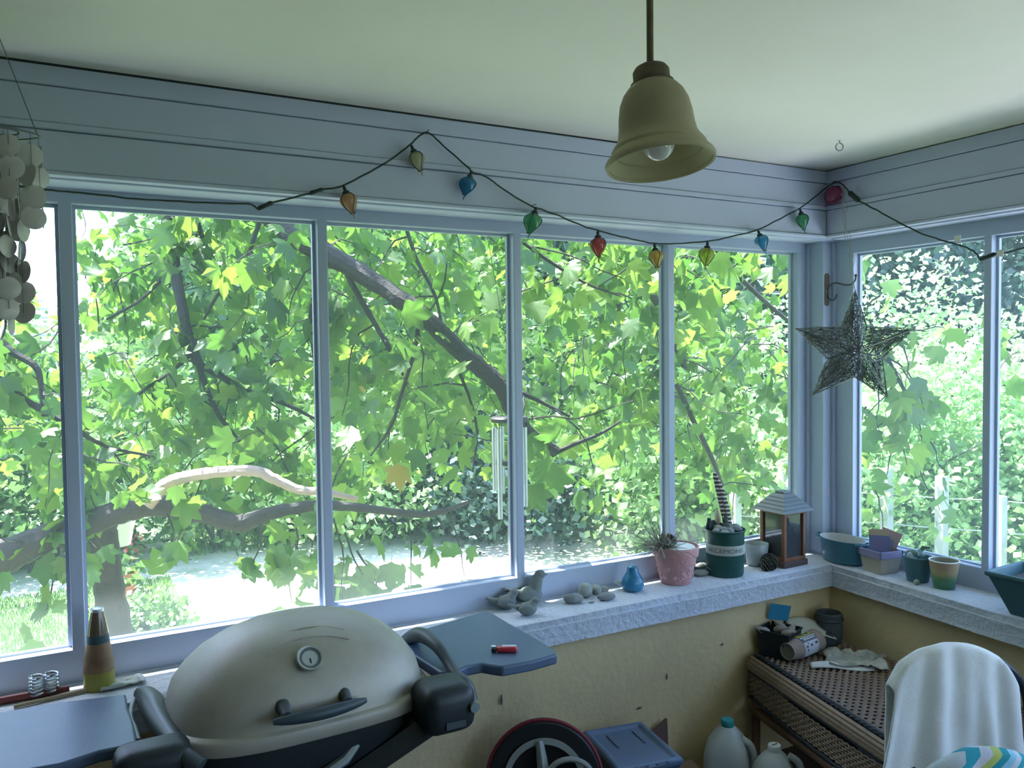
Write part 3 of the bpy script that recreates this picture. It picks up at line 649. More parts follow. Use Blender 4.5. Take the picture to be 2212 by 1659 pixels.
cr.obj('crown', mat('dry_crown', (.17, .15, .10), .9, bump=.6, bs=80), gt)
CONE = mat('pine_cone', (.055, .06, .05), .8, var=.4, vs=60, col2=(.15, .15, .13))
def cone(pos, s, label, rot=(0, 0, 0), m_=CONE, group='pine cones on the ledge'):
    mb = MB(); r = random.Random(int(pos[0] * 1000) % 97)
    for i in range(70):
        t = i / 69; z_ = s * (.05 + .95 * t); a = i * 2.3999; rr = s * (.62 * math.sin(PI * min(1, .18 + t * .80)) ** .8)
        tip = Vector((rr * math.cos(a), rr * math.sin(a), z_ + s * .10)); ba = Vector((rr * .25 * math.cos(a), rr * .25 * math.sin(a), z_ - s * .05))
        sd = Vector((-math.sin(a), math.cos(a), 0)) * s * .15; up = Vector((0, 0, s * .05))
        mb.add([ba - sd * .4, tip - sd, tip + up, tip + sd, ba + sd * .4, tip - up], [(0, 1, 2), (0, 2, 4), (4, 2, 3), (0, 5, 1), (4, 5, 0), (4, 3, 5), (1, 5, 3, 2)])
    o = mb.obj('pine_cone', m_, smooth=False); o.location = pos; o.rotation_euler = rot
    return setk(o, label, 'pine cone', group)
cone((pp.x + .008, pp.y + .040, pp.z + .125), .042, 'small dark pine cone on the back rim of the pink pot')
cone((-.352, .018, LED + .022), .050, 'pine cone lying next to the green nursery pot', (PI / 2 * .95, 0, .9))
cone((-.290, .012, LED + .026), .056, 'pine cone lying against the lantern base', (PI / 2 * .9, .2, -1.2))
# ---- green nursery pot with label band, pebbles and feathers
GRN = mat('nursery_green', (.012, .075, .065), .45, var=.2, vs=10); BAND = mat('label_band', (.42, .44, .40), .6, var=.2, vs=12); LETT = mat('lettering_dark', (.10, .14, .13), .7)
gp_ = at((-0.504,0.047,0.764))
gpo = empty('green_nursery_pot', gp_, label='dark green nursery pot with printed pale band full of pebbles', cat='plant pot')
MB().lathe([(.0, .004), (.064, .004), (.067, .0), (.070, .010), (.073, .168), (.078, .170), (.0785, .176), (.075, .177), (.070, .165), (0, .150)], 48).obj('pot', GRN, gpo)
bandp = MB().lathe([(.0722, .085), (.0732, .086), (.0738, .122), (.0728, .123)], 48).obj('label_band', BAND, gpo)
def text_geo(txt, size):
    cu = bpy.data.curves.new('t', 'FONT'); cu.body = txt; cu.size = size; cu.align_x = 'CENTER'; cu.align_y = 'CENTER'
    o = bpy.data.objects.new('t', cu); COL.objects.link(o); dg = bpy.context.evaluated_depsgraph_get(); me = o.evaluated_get(dg).to_mesh()
    V = [v.co.copy() for v in me.vertices]; F = [tuple(f.vertices) for f in me.polygons]; o.evaluated_get(dg).to_mesh_clear()
    bpy.data.objects.remove(o); bpy.data.curves.remove(cu); return V, F
V, F = text_geo('SKCEMONS', .022)
a0 = math.atan2(CAMP_Y - gp_.y, CAMP_X - gp_.x)
MB().add([(.0742 * math.cos(a0 + v.x * 1.35 / .0742), .0742 * math.sin(a0 + v.x * 1.35 / .0742), .103 + v.y) for v in V], F).obj('lettering', LETT, bandp, smooth=False)
r = random.Random(9)
PEB = ['pale pebble at the back rim of the green pot', 'big grey pebble in the middle of the green pot', 'brown pebble at the near rim of the green pot', 'greenish pebble next to the barred feather', 'small grey pebble at the window side of the green pot', 'pinkish pebble right at the front of the green pot', 'greenish pebble below the bark piece', 'dark grey pebble beside the little figure', 'brownish pebble at the lantern side of the green pot', 'flat green-grey pebble at the rear of the green pot']
for i, lab in enumerate(PEB):
    a = i * 2.4 + 3.6; rr = .056 * math.sqrt((i + .5) / len(PEB)); sz = r.uniform(.016, .025)
    pebble((gp_.x + rr * math.cos(a), gp_.y + rr * math.sin(a), gp_.z + .160 + r.uniform(0, .006)), (sz, sz * .8, sz * .6), r.uniform(0, 3), [STONE, STONEB, STONEG][i % 3], lab, 20 + i, group='pebbles in the green pot', name='pebble')
mb = MB(); mb.grid(lambda u, v: (-.058 + .075 * u + .004 * math.sin(v * 9), .030 + .01 * math.sin(u * 5), .165 + (.048 - .03 * u) * v + .007 * v * math.sin(u * 17)), 14, 4)
moss = solid(mb.obj('bark_piece', mat('bark_chunk', (.030, .045, .045), .9, bump=.6, bs=60)), .012); moss.location = gp_; setk(moss, 'jagged dark bark piece at the back of the green pot', 'bark')
fg = MB()
for (q, s_) in (((.012, .012, .182), .017), ((.012, .012, .204), .011), ((.013, .010, .219), .007)): fg.ell(q, (s_ * 1.1, s_, s_), 14, 10)
fo = fg.obj('stone_figure', mat('figure_dark', (.07, .085, .08), .8, bump=.4, bs=90)); fo.location = gp_; setk(fo, 'little dark round-headed figure on the pebbles of the green pot', 'figurine')
def feather(base, tip, w, m_, label, bars=False, curve=0.0):
    base, tip = Vector(base), Vector(tip); ax = tip - base; L = ax.length; side = VX; nrm_ = ax.normalized().cross(side)
    root = empty('feather', base, label=label, cat='feather', group='feathers in the green pot'); mb = MB()
    def fn(u, v):
        t = v; ww = w * (math.sin(PI * min(1, .18 + .80 * t)) ** .5); s_ = (u - .5) * 2
        return tuple(ax * t + side * (s_ * ww + curve * math.sin(PI * t)) + nrm_ * (.004 * s_ * s_))
    mb.grid(fn, 6, 60); vane = solid(mb.obj('vane', m_, root), .0012)
    MB().tube([tuple(ax * t + side * (curve * math.sin(PI * t)) - nrm_ * .001) for t in [i / 14 for i in range(-1, 15)]], [.0022 * (1 - .06 * i) for i in range(16)], 6).obj('quill', mat('quill_dark', (.06, .05, .04), .5), root)
    return root
def barred_mat():
    m = mat('feather_barred', (.10, .075, .055), .8); nt = m.node_tree; b = nt.nodes['Principled BSDF']
    tc = nt.nodes.new('ShaderNodeTexCoord'); wv = nt.nodes.new('ShaderNodeTexWave'); wv.wave_type = 'BANDS'; wv.bands_direction = 'Z'; wv.inputs['Scale'].default_value = 20; wv.inputs['Distortion'].default_value = 1.6; wv.inputs['Detail Scale'].default_value = 8
    rp = nt.nodes.new('ShaderNodeValToRGB'); rp.color_ramp.elements[0].position = .52; rp.color_ramp.elements[0].color = (.075, .055, .045, 1); rp.color_ramp.elements[1].position = .68; rp.color_ramp.elements[1].color = (.62, .60, .55, 1)
    nt.links.new(tc.outputs['Object'], wv.inputs['Vector']); nt.links.new(wv.outputs['Fac'], rp.inputs['Fac']); nt.links.new(rp.outputs['Color'], b.inputs['Base Color']); return m
fb_ = Vector((gp_.x + .036, gp_.y + .016, gp_.z + .160))
feather(fb_, fb_ + Vector((-0.044,0.034,0.229)) , .019, barred_mat(), 'tall brown and white barred feather in the green pot', curve=.006)
fb2 = Vector((gp_.x - .004, gp_.y + .035, gp_.z + .160))
feather(fb2, fb2 + Vector((.004, .006, .085)), .012, mat('feather_cream', (.60, .55, .38), .8), 'short cream feather in the green pot', curve=0)
# ---- votive glass
vp = at((-0.270,0.119,0.764))
vo = empty('votive_cup', (-.302, .082, LED), label='frosted votive cup behind the pine cones', cat='candle holder')
MB().lathe([(0, 0), (.034, 0), (.039, .004), (.047, .086), (.046, .088), (.044, .084), (.037, .030), (0, .028)], 32).obj('cup', mat('frosted_cup', (.36, .41, .40), .35, var=.15), vo)
MB().lathe([(0, .05), (.037, .05), (.038, .045), (.036, .03)], 24).obj('wax', mat('wax_grey', (.45, .48, .46), .5), vo)
# ---- wooden lantern
WOOD = mat('lantern_wood', (.23, .10, .045), .6, var=.35, vs=14, stretch=(1, 1, .2), col2=(.12, .055, .03)); WOODD = mat('lantern_wood_dark', (.10, .065, .055), .6, var=.3, vs=14); ROOFM = mat('lantern_roof', (.17, .20, .20), .5, var=.2, vs=20, metal=.2)
LGL = mat('lantern_glass', (.05, .055, .06), .08, coat=.5)
lq = at((-0.194,0.047,0.764))
lan = empty('lantern', lq, rz=math.radians(2), label='wooden candle lantern with a stepped grey roof', cat='lantern')
h_ = .062
MB().rbox((0, 0, .012), (.138, .138, .024), .003, 2).obj('base', WOODD, lan)
for sx in (-1, 1):
    for sy in (-1, 1): MB().rbox((sx * (h_ - .007), sy * (h_ - .007), .122), (.015, .015, .196), .0015, 1).obj('corner_post', WOOD, lan)
for i in range(4):
    M_ = RZ(i * PI / 2)
    MB().rbox((0, -h_ + .006, .030), (.10, .010, .014), .001, 1, M_).obj('rail', WOOD, lan); MB().rbox((0, -h_ + .006, .214), (.10, .010, .012), .001, 1, M_).obj('rail', WOOD, lan)
    MB().box((0, -h_ + .009, .122), (.096, .002, .172), M_).obj('glass_pane', LGL, lan, smooth=False)
rf_ = empty('roof'); rf_.parent = lan
zz = .220; hw = .088
for i in range(5):
    hw2 = hw - .0135; M_ = RZ(0)
    MB().add([(-hw, -hw, zz), (hw, -hw, zz), (hw, hw, zz), (-hw, hw, zz), (-hw2, -hw2, zz + .0125), (hw2, -hw2, zz + .0125), (hw2, hw2, zz + .0125), (-hw2, hw2, zz + .0125)], [(0, 3, 2, 1), (0, 1, 5, 4), (1, 2, 6, 5), (2, 3, 7, 6), (3, 0, 4, 7), (4, 5, 6, 7)]).obj('roof_tier', ROOFM, rf_, smooth=False)
    zz += .0135; hw = hw2 + .0015
MB().rbox((0, 0, zz + .003), (.044, .044, .012), .003, 2).obj('roof_cap', ROOFM, rf_)
# ---- bottle and tools at the far end of the ledge
bt = at((-2.674,0.067,0.764))
bo = empty('cone_bottle', bt, label='tall cone-shaped bottle with yellow label on the ledge', cat='bottle')
BG = mat('bottle_brown', (.14, .10, .06), .25, var=.3, vs=10, coat=.4); 
MB().lathe([(0, 0), (.036, 0), (.0375, .006), (.0375, .048)], 32).obj('yellow_base', mat('bottle_yellow', (.36, .34, .06), .4, var=.3, vs=16), bo)
MB().lathe([(.0370, .048), (.035, .075), (.031, .105), (.028, .122)], 32).obj('label_wrap', mat('bottle_label', (.38, .27, .14), .5, var=.7, vs=9, col2=(.16, .05, .03)), bo)
MB().lathe([(.0282, .122), (.0262, .142)], 32).obj('collar', mat('bottle_teal', (.035, .09, .10), .5), bo)
MB().lathe([(.026, .142), (.021, .172), (.016, .196), (.0145, .203)], 32).obj('neck', BG, bo)
MB().lathe([(.0150, .202), (.0155, .206), (.0150, .210), (.006, .212), (0, .212)], 24).obj('cap_ring', mat('cap_silver', (.6, .62, .68), .3, metal=.5), bo)
SPR = mat('spring_chrome', (.62, .68, .74), .2, metal=.9)
for i, (px, lab) in enumerate(((((-2.816,0.076,0.764)), 'chrome coil spring standing nearer the picture edge'), (((-2.785,0.081,0.764)), 'chrome coil spring beside the cone bottle'))):
    q = at(px); sp = empty('coil_spring', q, label=lab, cat='spring', group='coil springs on the ledge')
    MB().tube([(.017 * math.cos(t), .017 * math.sin(t), .006 + .0014 * t) for t in [j * .35 for j in range(104)]], .0034, 7).obj('coil', SPR, sp)
REDM = mat('tool_red', (.22, .05, .05), .5, var=.4, vs=18); TAN = mat('stick_tan', (.32, .26, .16), .7)
def rod_thing(name, a, b, r_, m_, label, cat):
    a, b = Vector(a), Vector(b); o = MB().tube([Vector((0, 0, 0)), (b - a) * .5, b - a], [r_, r_ * 1.05, r_ * .8], 10).obj(name, m_); o.location = a
    return setk(o, label, cat)
rod_thing('screwdriver', at((-2.935,0.073,0.764), LED + .010), at((-2.743,0.073,0.764), LED + .010), .010, REDM, 'red handled tool lying on the ledge behind the grill table', 'tool')
rod_thing('wooden_stick', at((-2.865,0.025,0.764), LED + .006), at((-2.590,0.064,0.764), LED + .006), .005, TAN, 'thin tan stick lying along the ledge behind the grill', 'stick')
cl = MB(); cl.grid(lambda u, v: (.11 * (u - .5), .06 * (v - .5), .006 + .012 * abs(noise.noise(Vector((u * 4, v * 4, 2))))), 14, 8)
cl = solid(cl.obj('rag', mat('rag_pale', (.48, .52, .50), .9, bump=.3)), .004); cl.location = at((-2.622,0.054,0.764)); cl.rotation_euler = (0, 0, .1); setk(cl, 'small crumpled pale rag beside the cone bottle', 'rag')

# ================================================================ things on the right-hand ledge
TEAL = mat('enamel_teal', (.055, .20, .28), .35, coat=.4); CREAM = mat('enamel_cream', (.50, .50, .47), .4)
cq = Vector((.034, -.058, LED))
ca = empty('oval_casserole', cq, rz=math.radians(82), label='blue oval enamel dish with pale inside in the ledge corner', cat='dish')
MB().lathe([(0, .0), (.078, 0), (.088, .008), (.097, .085), (.1005, .092), (.0995, .096)], 48, None, 1.08, .70).obj('body', TEAL, ca)
MB().lathe([(.0995, .096), (.096, .0955), (.092, .085), (.080, .018), (0, .014)], 48, None, 1.08, .70).obj('inside', CREAM, ca)
for sg in (-1, 1):
    MB().tube([(sg * .100, -.030, .089), (sg * .122, -.028, .090), (sg * .130, -.016, .090), (sg * .130, .016, .090), (sg * .122, .028, .090), (sg * .100, .030, .089)], .006, 8, flat=.6).obj('loop_handle', TEAL, ca)
# box of seed packets
xq = Vector((.030, -.238, LED))
bx_ = empty('planter_box', xq, rz=math.radians(-8), label='square wooden box with lavender rim on the right-hand ledge', cat='box')
KR = mat('box_kraft', (.50, .46, .36), .8, var=.2, vs=14); LAV = mat('box_lavender', (.28, .27, .42), .7, var=.15)
V = [(-.043, -.043, 0), (.043, -.043, 0), (.043, .043, 0), (-.043, .043, 0), (-.052, -.052, .066), (.052, -.052, .066), (.052, .052, .066), (-.052, .052, .066)]
MB().add(V, [(0, 3, 2, 1), (0, 1, 5, 4), (1, 2, 6, 5), (2, 3, 7, 6), (3, 0, 4, 7)]).obj('box_body', KR, bx_, smooth=False)
for i in range(4): MB().bb((-.056, -.056, .062), (.056, -.050, .088), RZ(i * PI / 2)).obj('rim_band', LAV, bx_, smooth=False)
PK = [((.10, .22, .38), 'blue'), ((.55, .33, .22), 'orange'), ((.15, .32, .40), 'teal'), ((.42, .20, .20), 'pink'), ((.50, .28, .30), 'rose'), ((.42, .36, .20), 'tan')]
for i, (c, nm) in enumerate(PK):
    m_ = mat('packet_' + nm, c, .6, var=.5, vs=22, col2=(c[2], c[0] * .8, c[1])); o = MB().box((0, 0, .05), (.074, .0016, .100)).obj('seed_packet', m_, smooth=False)
    o.location = xq + Matrix.Rotation(math.radians(-53), 3, 'Z') @ Vector((-.004 + .003 * i, -.020 + .009 * i, .030 + (.035 if i in (1, 4) else .012 if i == 0 else 0))); o.rotation_euler = (-.10 + .03 * i, (.0, -.05, .06, -.08, .35, .1)[i], math.radians(-53) + .08 * math.sin(i * 2))
    setk(o, {'pink': 'pink seed packet tucked in behind the teal one', 'orange': 'orange seed packet standing high in the box', 'blue': 'blue seed packet at the front of the box', 'teal': 'teal seed packet behind the orange one', 'rose': 'rose seed packet tilted sideways at the back of the box', 'tan': 'tan seed packet at the back of the box'}[nm], 'seed packet', 'seed packets in the box')
# blue-grey pot with stones and leaves
SLP = mat('pot_slate_blue', (.09, .20, .24), .6, var=.3, vs=12)
sq = Vector((.032, -.395, LED))
sp_ = empty('slate_pot', sq, label='blue-grey pot with stones and a thick-leaved plant', cat='plant pot')
MB().lathe([(0, 0), (.036, 0), (.038, .004), (.050, .088), (.052, .090), (.051, .093), (.047, .090), (.044, .075), (0, .072)], 36).obj('pot', SLP, sp_)
SUC = mat('succulent', (.14, .24, .22), .5)
for i, (x, y_, z_, rx) in enumerate(((.012, .0, .100, .024), (-.005, .018, .105, .020), (.024, -.012, .100, .018))): MB().ell((x, y_, z_), (rx, rx * .6, rx * .75), 14, 9, RZ(i * 1.3)).obj('thick_leaf', SUC, sp_)
MB().tube([(.01, 0, .105), (.015, -.012, .125), (.02, -.035, .128)], [.006, .008, .003], 8, flat=.5).obj('leaf_tip', SUC, sp_)
pebble((sq.x - .020, sq.y + .012, sq.z + .072), (.022, .018, .020), .4, mat('stone_pale_blue', (.36, .42, .50), .7), 'pale bluish stone lying in the blue-grey pot', 41, group='stones of the right-hand ledge')
pebble((sq.x - .050, sq.y - .030, LED), (.012, .010, .010), .3, STONEG, 'little round pebble in front of the blue-grey pot', 42, group='stones of the right-hand ledge')
# empty yellow and green pot
def grad_mat():
    m = mat('pot_yellow_green', (.5, .4, .2), .6, bump=.15, bs=40); nt = m.node_tree; b = nt.nodes['Principled BSDF']
    tc = nt.nodes.new('ShaderNodeTexCoord'); sp2 = nt.nodes.new('ShaderNodeSeparateXYZ'); nz = nt.nodes.new('ShaderNodeTexNoise'); nz.inputs['Scale'].default_value = 40
    ad = nt.nodes.new('ShaderNodeMath'); ad.operation = 'MULTIPLY_ADD'; ad.inputs[1].default_value = .03; rp = nt.nodes.new('ShaderNodeValToRGB')
    mr = nt.nodes.new('ShaderNodeMapRange'); mr.inputs['From Max'].default_value = .11
    nt.links.new(tc.outputs['Object'], sp2.inputs[0]); nt.links.new(tc.outputs['Object'], nz.inputs['Vector']); nt.links.new(nz.outputs['Fac'], ad.inputs[0]); nt.links.new(sp2.outputs['Z'], ad.inputs[2])
    nt.links.new(ad.outputs[0], mr.inputs['Value']); nt.links.new(mr.outputs[0], rp.inputs['Fac']); e = rp.color_ramp.elements
    e[0].position = .25; e[0].color = (.08, .22, .13, 1); e[1].position = .95; e[1].color = (.52, .35, .22, 1); n1 = e.new(.5); n1.color = (.16, .30, .14, 1); n2 = e.new(.66); n2.color = (.50, .42, .20, 1)
    nt.links.new(rp.outputs['Color'], b.inputs['Base Color']); return m
yq = Vector((.030, -.500, LED))
yp = empty('yellow_green_pot', yq, label='empty yellow and green glazed pot with white rim', cat='plant pot')
MB().lathe([(0, 0), (.033, 0), (.035, .003), (.0495, .094), (.051, .098)], 40).obj('pot', grad_mat(), yp)
MB().lathe([(.051, .098), (.0515, .101), (.0485, .102), (.047, .099)], 40).obj('white_rim', mat('rim_white', (.75, .78, .76), .4), yp)
MB().lathe([(.047, .099), (.042, .06), (.030, .01), (0, .008)], 40).obj('inside', mat('pot_inside', (.32, .32, .24), .8), yp)
# teal rectangular planter
PLT = mat('planter_teal', (.055, .15, .175), .5, var=.15, vs=6)
pq = Vector((-.006, -.95, LED))
pln = empty('teal_planter', pq, rz=math.radians(3), label='long dark teal plastic planter trough on the right-hand ledge', cat='planter')
L2, w0, w1, hh = .205, .056, .106, .140
V = []; F = []
for (lx, wx, z_) in ((L2 - .045, w0, 0), (L2, w1, hh - .016), (L2 + .008, w1 + .008, hh - .014), (L2 + .008, w1 + .008, hh), (L2 - .004, w1 - .004, hh), (L2 - .05, w0 - .004, .012)):
    for (sx, sy) in ((-1, -1), (1, -1), (1, 1), (-1, 1)): V.append((sx * wx, sy * lx, z_))
for i in range(5):
    for j in range(4): F.append((i * 4 + j, i * 4 + (j + 1) % 4, (i + 1) * 4 + (j + 1) % 4, (i + 1) * 4 + j))
F += [(3, 2, 1, 0), (20, 21, 22, 23)]
po = MB().add(V, F).obj('trough', PLT, pln, angle=20); bevel(po, .006, 3)
MB().box((0, 0, .115), (.17, .34, .006)).obj('soil', mat('soil', (.05, .06, .055), .95, bump=.5), pln, smooth=False)

# ================================================================ wicker bench in the corner with things on it
WICK = mat('wicker_brown', (.27, .195, .135), .6, var=.5, vs=70, col2=(.12, .085, .06)); WICKD = mat('wicker_dark', (.035, .045, .055), .7, var=.3, vs=60); RATT = mat('rattan_frame', (.15, .085, .05), .55, var=.35, vs=20)
BZ = .47
bench = empty('wicker_bench', (-.30, -.55, FLOOR), label='brown wicker bench with a lower shelf against the corner', cat='bench')
BO = Vector((-.30, -.55, FLOOR))
Y0, Y1 = -.062, -.93
def bxl(y): return -.487 - .245 * (Y0 - y)          # slanting front edge of the seat
def bxr(y): return -.045
def L_(x, y, z): return (x - BO.x, y - BO.y, z - BO.z)
MB().prism([(bxl(Y0) + .01 - BO.x, Y0 - BO.y), (bxr(0) - BO.x, Y0 - BO.y), (bxr(0) - BO.x, Y1 - BO.y), (bxl(Y1) + .01 - BO.x, Y1 - BO.y)][::-1], BZ - .020 - BO.z, BZ - .008 - BO.z).obj('seat_board', WICKD, bench, smooth=False)
wv = MB(); nrow = 54
for i in range(nrow):
    y = Y0 + (Y1 - Y0) * (i + .5) / nrow; xa, xb = bxl(y) + .03, bxr(y); ns = 26
    wv.tube([L_(xa + (xb - xa) * j / ns, y, BZ - .006 + .0042 * math.cos(j * PI + i * PI)) for j in range(ns + 1)], .0060, 4, cap=False)
wv.obj('seat_weave', WICK, bench, kind='stuff')
# braided dark border and rolled front edge
def braid(off, rad, m_, ph):
    return [L_(bxl(Y0 + (Y1 - Y0) * j / 90) + off + .005 * math.sin(j * .9 + ph), Y0 + (Y1 - Y0) * j / 90, BZ + .003 + .004 * math.cos(j * .9 + ph)) for j in range(91)]
for ph in (0, 2.1, 4.2): MB().tube(braid(.034, .005, WICKD, ph), .0055, 5).obj('border_strand', WICKD, bench)
for i, (dx, dz, rr, m_) in enumerate(((.012, -.006, .010, WICK), (.002, -.016, .009, WICK), (-.003, -.028, .008, WICK), (-.004, -.040, .008, WICK), (-.003, -.052, .005, WICKD))):
    MB().tube([L_(bxl(y) + dx, y, BZ + dz) for y in [Y0 + (Y1 - Y0) * j / 30 for j in range(31)]], rr, 6).obj('edge_roll', m_, bench)
sk = MB()
for i in range(9):
    z_ = BZ - .060 - .0095 * i
    sk.tube([L_(bxl(Y0 + (Y1 - Y0) * j / 60) + .004 + .0036 * math.cos(j * PI + i * PI), Y0 + (Y1 - Y0) * j / 60, z_ - .02 * math.sin(PI * j / 60)) for j in range(61)], .0047, 4, cap=False)
    sk.tube([L_(bxl(Y0) + (bxr(0) - bxl(Y0)) * j / 24, Y0 + .0 + .0028 * math.sin(j * PI + i * PI), z_) for j in range(25)], .0047, 4, cap=False)
sk.obj('skirt_weave', WICK, bench, kind='stuff')
for ph in (0, 2.6): MB().tube([L_(bxl(y) + .002, y, BZ - .150 - .02 * math.sin(PI * j / 60) + .003 * math.cos(j + ph)) for j, y in enumerate([Y0 + (Y1 - Y0) * j / 60 for j in range(61)])], .005, 5).obj('skirt_border', WICKD, bench)
for (x, y) in ((bxl(Y0) + .022, Y0 - .012), (bxr(0) - .03, Y0 - .015), (bxl(Y1) + .03, Y1 + .02), (bxr(0) - .03, Y1 + .02)):
    MB().tube([L_(x, y, FLOOR), L_(x, y, BZ - .01)], .017, 12).obj('leg', RATT, bench)
MB().tube([L_(bxl(Y0) + .02, Y0, .265), L_(bxl(Y1) + .03, Y1, .265)], .017, 10).obj('shelf_rail', RATT, bench); MB().tube([L_(bxr(0) - .03, Y0, .265), L_(bxr(0) - .03, Y1, .265)], .014, 10).obj('shelf_rail', RATT, bench)
MB().tube([L_(bxl(Y0) + .02, Y0 - .01, .265), L_(bxr(0) - .03, Y0 - .01, .265)], .014, 10).obj('shelf_rail', RATT, bench)
MB().prism([(bxl(Y0) + .02 - BO.x, Y0 - BO.y), (bxr(0) - .03 - BO.x, Y0 - BO.y), (bxr(0) - .03 - BO.x, Y1 - BO.y), (bxl(Y1) + .03 - BO.x, Y1 - BO.y)][::-1], .262 - BO.z, .272 - BO.z).obj('shelf_board', WICKD, bench, smooth=False)
# magazines on the lower shelf
mg = MB().rbox((0, 0, .010), (.21, .27, .020), .002, 1).obj('magazine', mat('magazine_teal', (.10, .19, .19), .35, var=.6, vs=9, col2=(.34, .36, .24))); mg.location = (-.50, -.66, .273); mg.rotation_euler = (0, 0, .25); setk(mg, 'teal covered magazine on the lower shelf of the bench', 'magazine')
TOP = BZ + .0005
# black square planter with bulbs
bq = Vector((-.375, -.105, TOP))
bk = empty('black_planter', bq, rz=math.radians(20), label='black plastic square pot on the bench in the wall corner', cat='plant pot')
V = []; F = []
for (w_, z_) in ((.050, 0), (.062, .095), (.065, .096), (.065, .104), (.060, .104), (.050, .030)):
    for (sx, sy) in ((-1, -1), (1, -1), (1, 1), (-1, 1)): V.append((sx * w_, sy * w_, z_))
for i in range(5):
    for j in range(4): F.append((i * 4 + j, i * 4 + (j + 1) % 4, (i + 1) * 4 + (j + 1) % 4, (i + 1) * 4 + j))
F += [(3, 2, 1, 0), (20, 21, 22, 23)]
bevel(MB().add(V, F).obj('pot', BLK, bk, angle=20), .004, 2)
BUL = mat('bulb_tan', (.30, .27, .22), .7, var=.3, vs=20)
for i, (dx, dy, rz) in enumerate(((-.028, -.02, .3), (.006, -.034, .9), (.034, -.012, 1.6), (.0, .022, .2), (-.036, .022, 2.0))):
    o = MB().lathe([(0, 0), (.012, .004), (.016, .018), (.012, .036), (.005, .052), (.0, .060)], 14).obj('plant_bulb', BUL)
    q = Matrix.Rotation(math.radians(20), 3, 'Z') @ Vector((dx, dy, 0)); o.location = (bq.x + q.x, bq.y + q.y, bq.z + .088); o.rotation_euler = (1.2, .2, rz * 2); setk(o, ['papery tan bulb at the wall side of the black pot', 'papery tan bulb at the front of the black pot', 'papery tan bulb nearest the fibre pots', 'papery tan bulb in the middle of the black pot', 'papery tan bulb at the back corner of the black pot'][i], 'flower bulb', 'bulbs in the black pot')
# blue card standing in the pot
cd = MB().box((0, 0, .045), (.085, .0015, .062)).obj('blue_card', mat('card_blue', (.02, .20, .34), .5), smooth=False); cd.location = (-.335, -.055, TOP + .100); cd.rotation_euler = (.12, .18, -.35); setk(cd, 'bright blue printed card sticking up from the black pot', 'card')
# paper on the pot
pa = MB(); pa.grid(lambda u, v: (.17 * (u - .5), .11 * (v - .5), .012 * math.sin(u * 4) + .02 * v), 14, 8); pa = solid(pa.obj('paper_sheet', mat('paper_cream', (.46, .46, .38), .8)), .0012); pa.location = (-.205, -.10, TOP + .062); pa.rotation_euler = (.12, .1, -.3); setk(pa, 'cream sheet of paper lying over the pots at the bench back', 'paper')
sb = MB().rbox((0, 0, .029), (.16, .10, .058), .003, 1).obj('seed_tray', mat('tray_dark', (.04, .05, .05), .7)); sb.location = (-.205, -.095, TOP); sb.rotation_euler = (0, 0, -.3); setk(sb, 'dark tray under the cream paper on the bench', 'tray')
# dark vase in the corner
vq = Vector((-.105, -.108, TOP)); vs_ = empty('dark_vase', vq, label='dark grey ribbed vase in the wall corner behind the paper pots', cat='vase')
DV = mat('vase_dark', (.055, .065, .07), .7, var=.2, vs=10)
MB().lathe([(0, 0), (.042, 0), (.05, .02), (.052, .07), (.048, .088), (.052, .094), (.051, .118), (.044, .122), (.042, .118), (.040, .09), (0, .08)], 32).obj('body', DV, vs_)
MB().lathe([(.054, .091), (.056, .096), (.054, .101)], 32).obj('rib', DV, vs_)
# sleeve of paper pots lying on its side
ca_, cb_ = Vector((-0.417,-0.183,0.470)), Vector((-0.103,-0.133,0.470)); axd = (cb_ - ca_).normalized(); rr0 = .042
pcx = empty('paper_pot_sleeve', (ca_.x, ca_.y, TOP + .044), rot=axd.to_track_quat('Z', 'Y').to_euler(), label='stack of round brown fibre pots lying on its side with a printed sleeve', cat='plant pots')
KP = mat('fibre_pot', (.30, .235, .20), .9, var=.2, vs=30, bump=.3, bs=120); KPD = mat('fibre_pot_inside', (.17, .165, .13), .95)
MB().lathe([(.029, .0), (.0305, .0), (.039, .055)], 36).obj('outer_pot', KP, pcx); MB().lathe([(.029, 0), (.027, .005), (0, .008)], 36).obj('pot_bottom', KPD, pcx)
MB().lathe([(.039, .145), (.040, .150), (.0425, .168), (.0405, .170), (.0430, .178), (.041, .180), (.0435, .188), (.040, .190), (0, .189)], 36).obj('nested_rims', KP, pcx)
SLV = [('sleeve_yellow', (.50, .44, .05)), ('sleeve_grey', (.13, .14, .17)), ('sleeve_white', (.50, .54, .62))]
# three printed zones of the sleeve around the cylinder (angles seen from the room)
def sleeve(a0, a1, name, col, rad):
    mb = MB(); n_ = 20
    mb.grid(lambda u, v: ((rad + .004 * v * 0) * math.cos(a0 + (a1 - a0) * u) , rad * math.sin(a0 + (a1 - a0) * u), .055 + .092 * v), n_, 4)
    return solid(mb.obj(name, mat(name, col, .5), pcx), .0008)
qi = axd.to_track_quat('Z', 'Y').to_matrix().inverted()
upl = qi @ Vector((0, 0, 1)); caml = qi @ Vector((CAMP_X - ca_.x, CAMP_Y - ca_.y, 1.1)).normalized()
au = math.atan2(upl.y, upl.x); ac = math.atan2(caml.y, caml.x); dlt = (ac - au + PI) % (2 * PI) - PI; sg = 1 if dlt > 0 else -1
MB().lathe([(.0385, .054), (.0405, .056), (.0405, .147), (.0385, .148)], 36).obj('sleeve_back', mat('sleeve_back', (.40, .43, .48), .6), pcx)
sleeve(au - sg * .25, au + sg * .20, 'sleeve_yellow', SLV[0][1], .0412); sleeve(au + sg * .20, au + sg * .85, 'sleeve_grey', SLV[1][1], .0413); sleeve(au + sg * .85, au + sg * 2.3, 'sleeve_white', SLV[2][1], .0412)
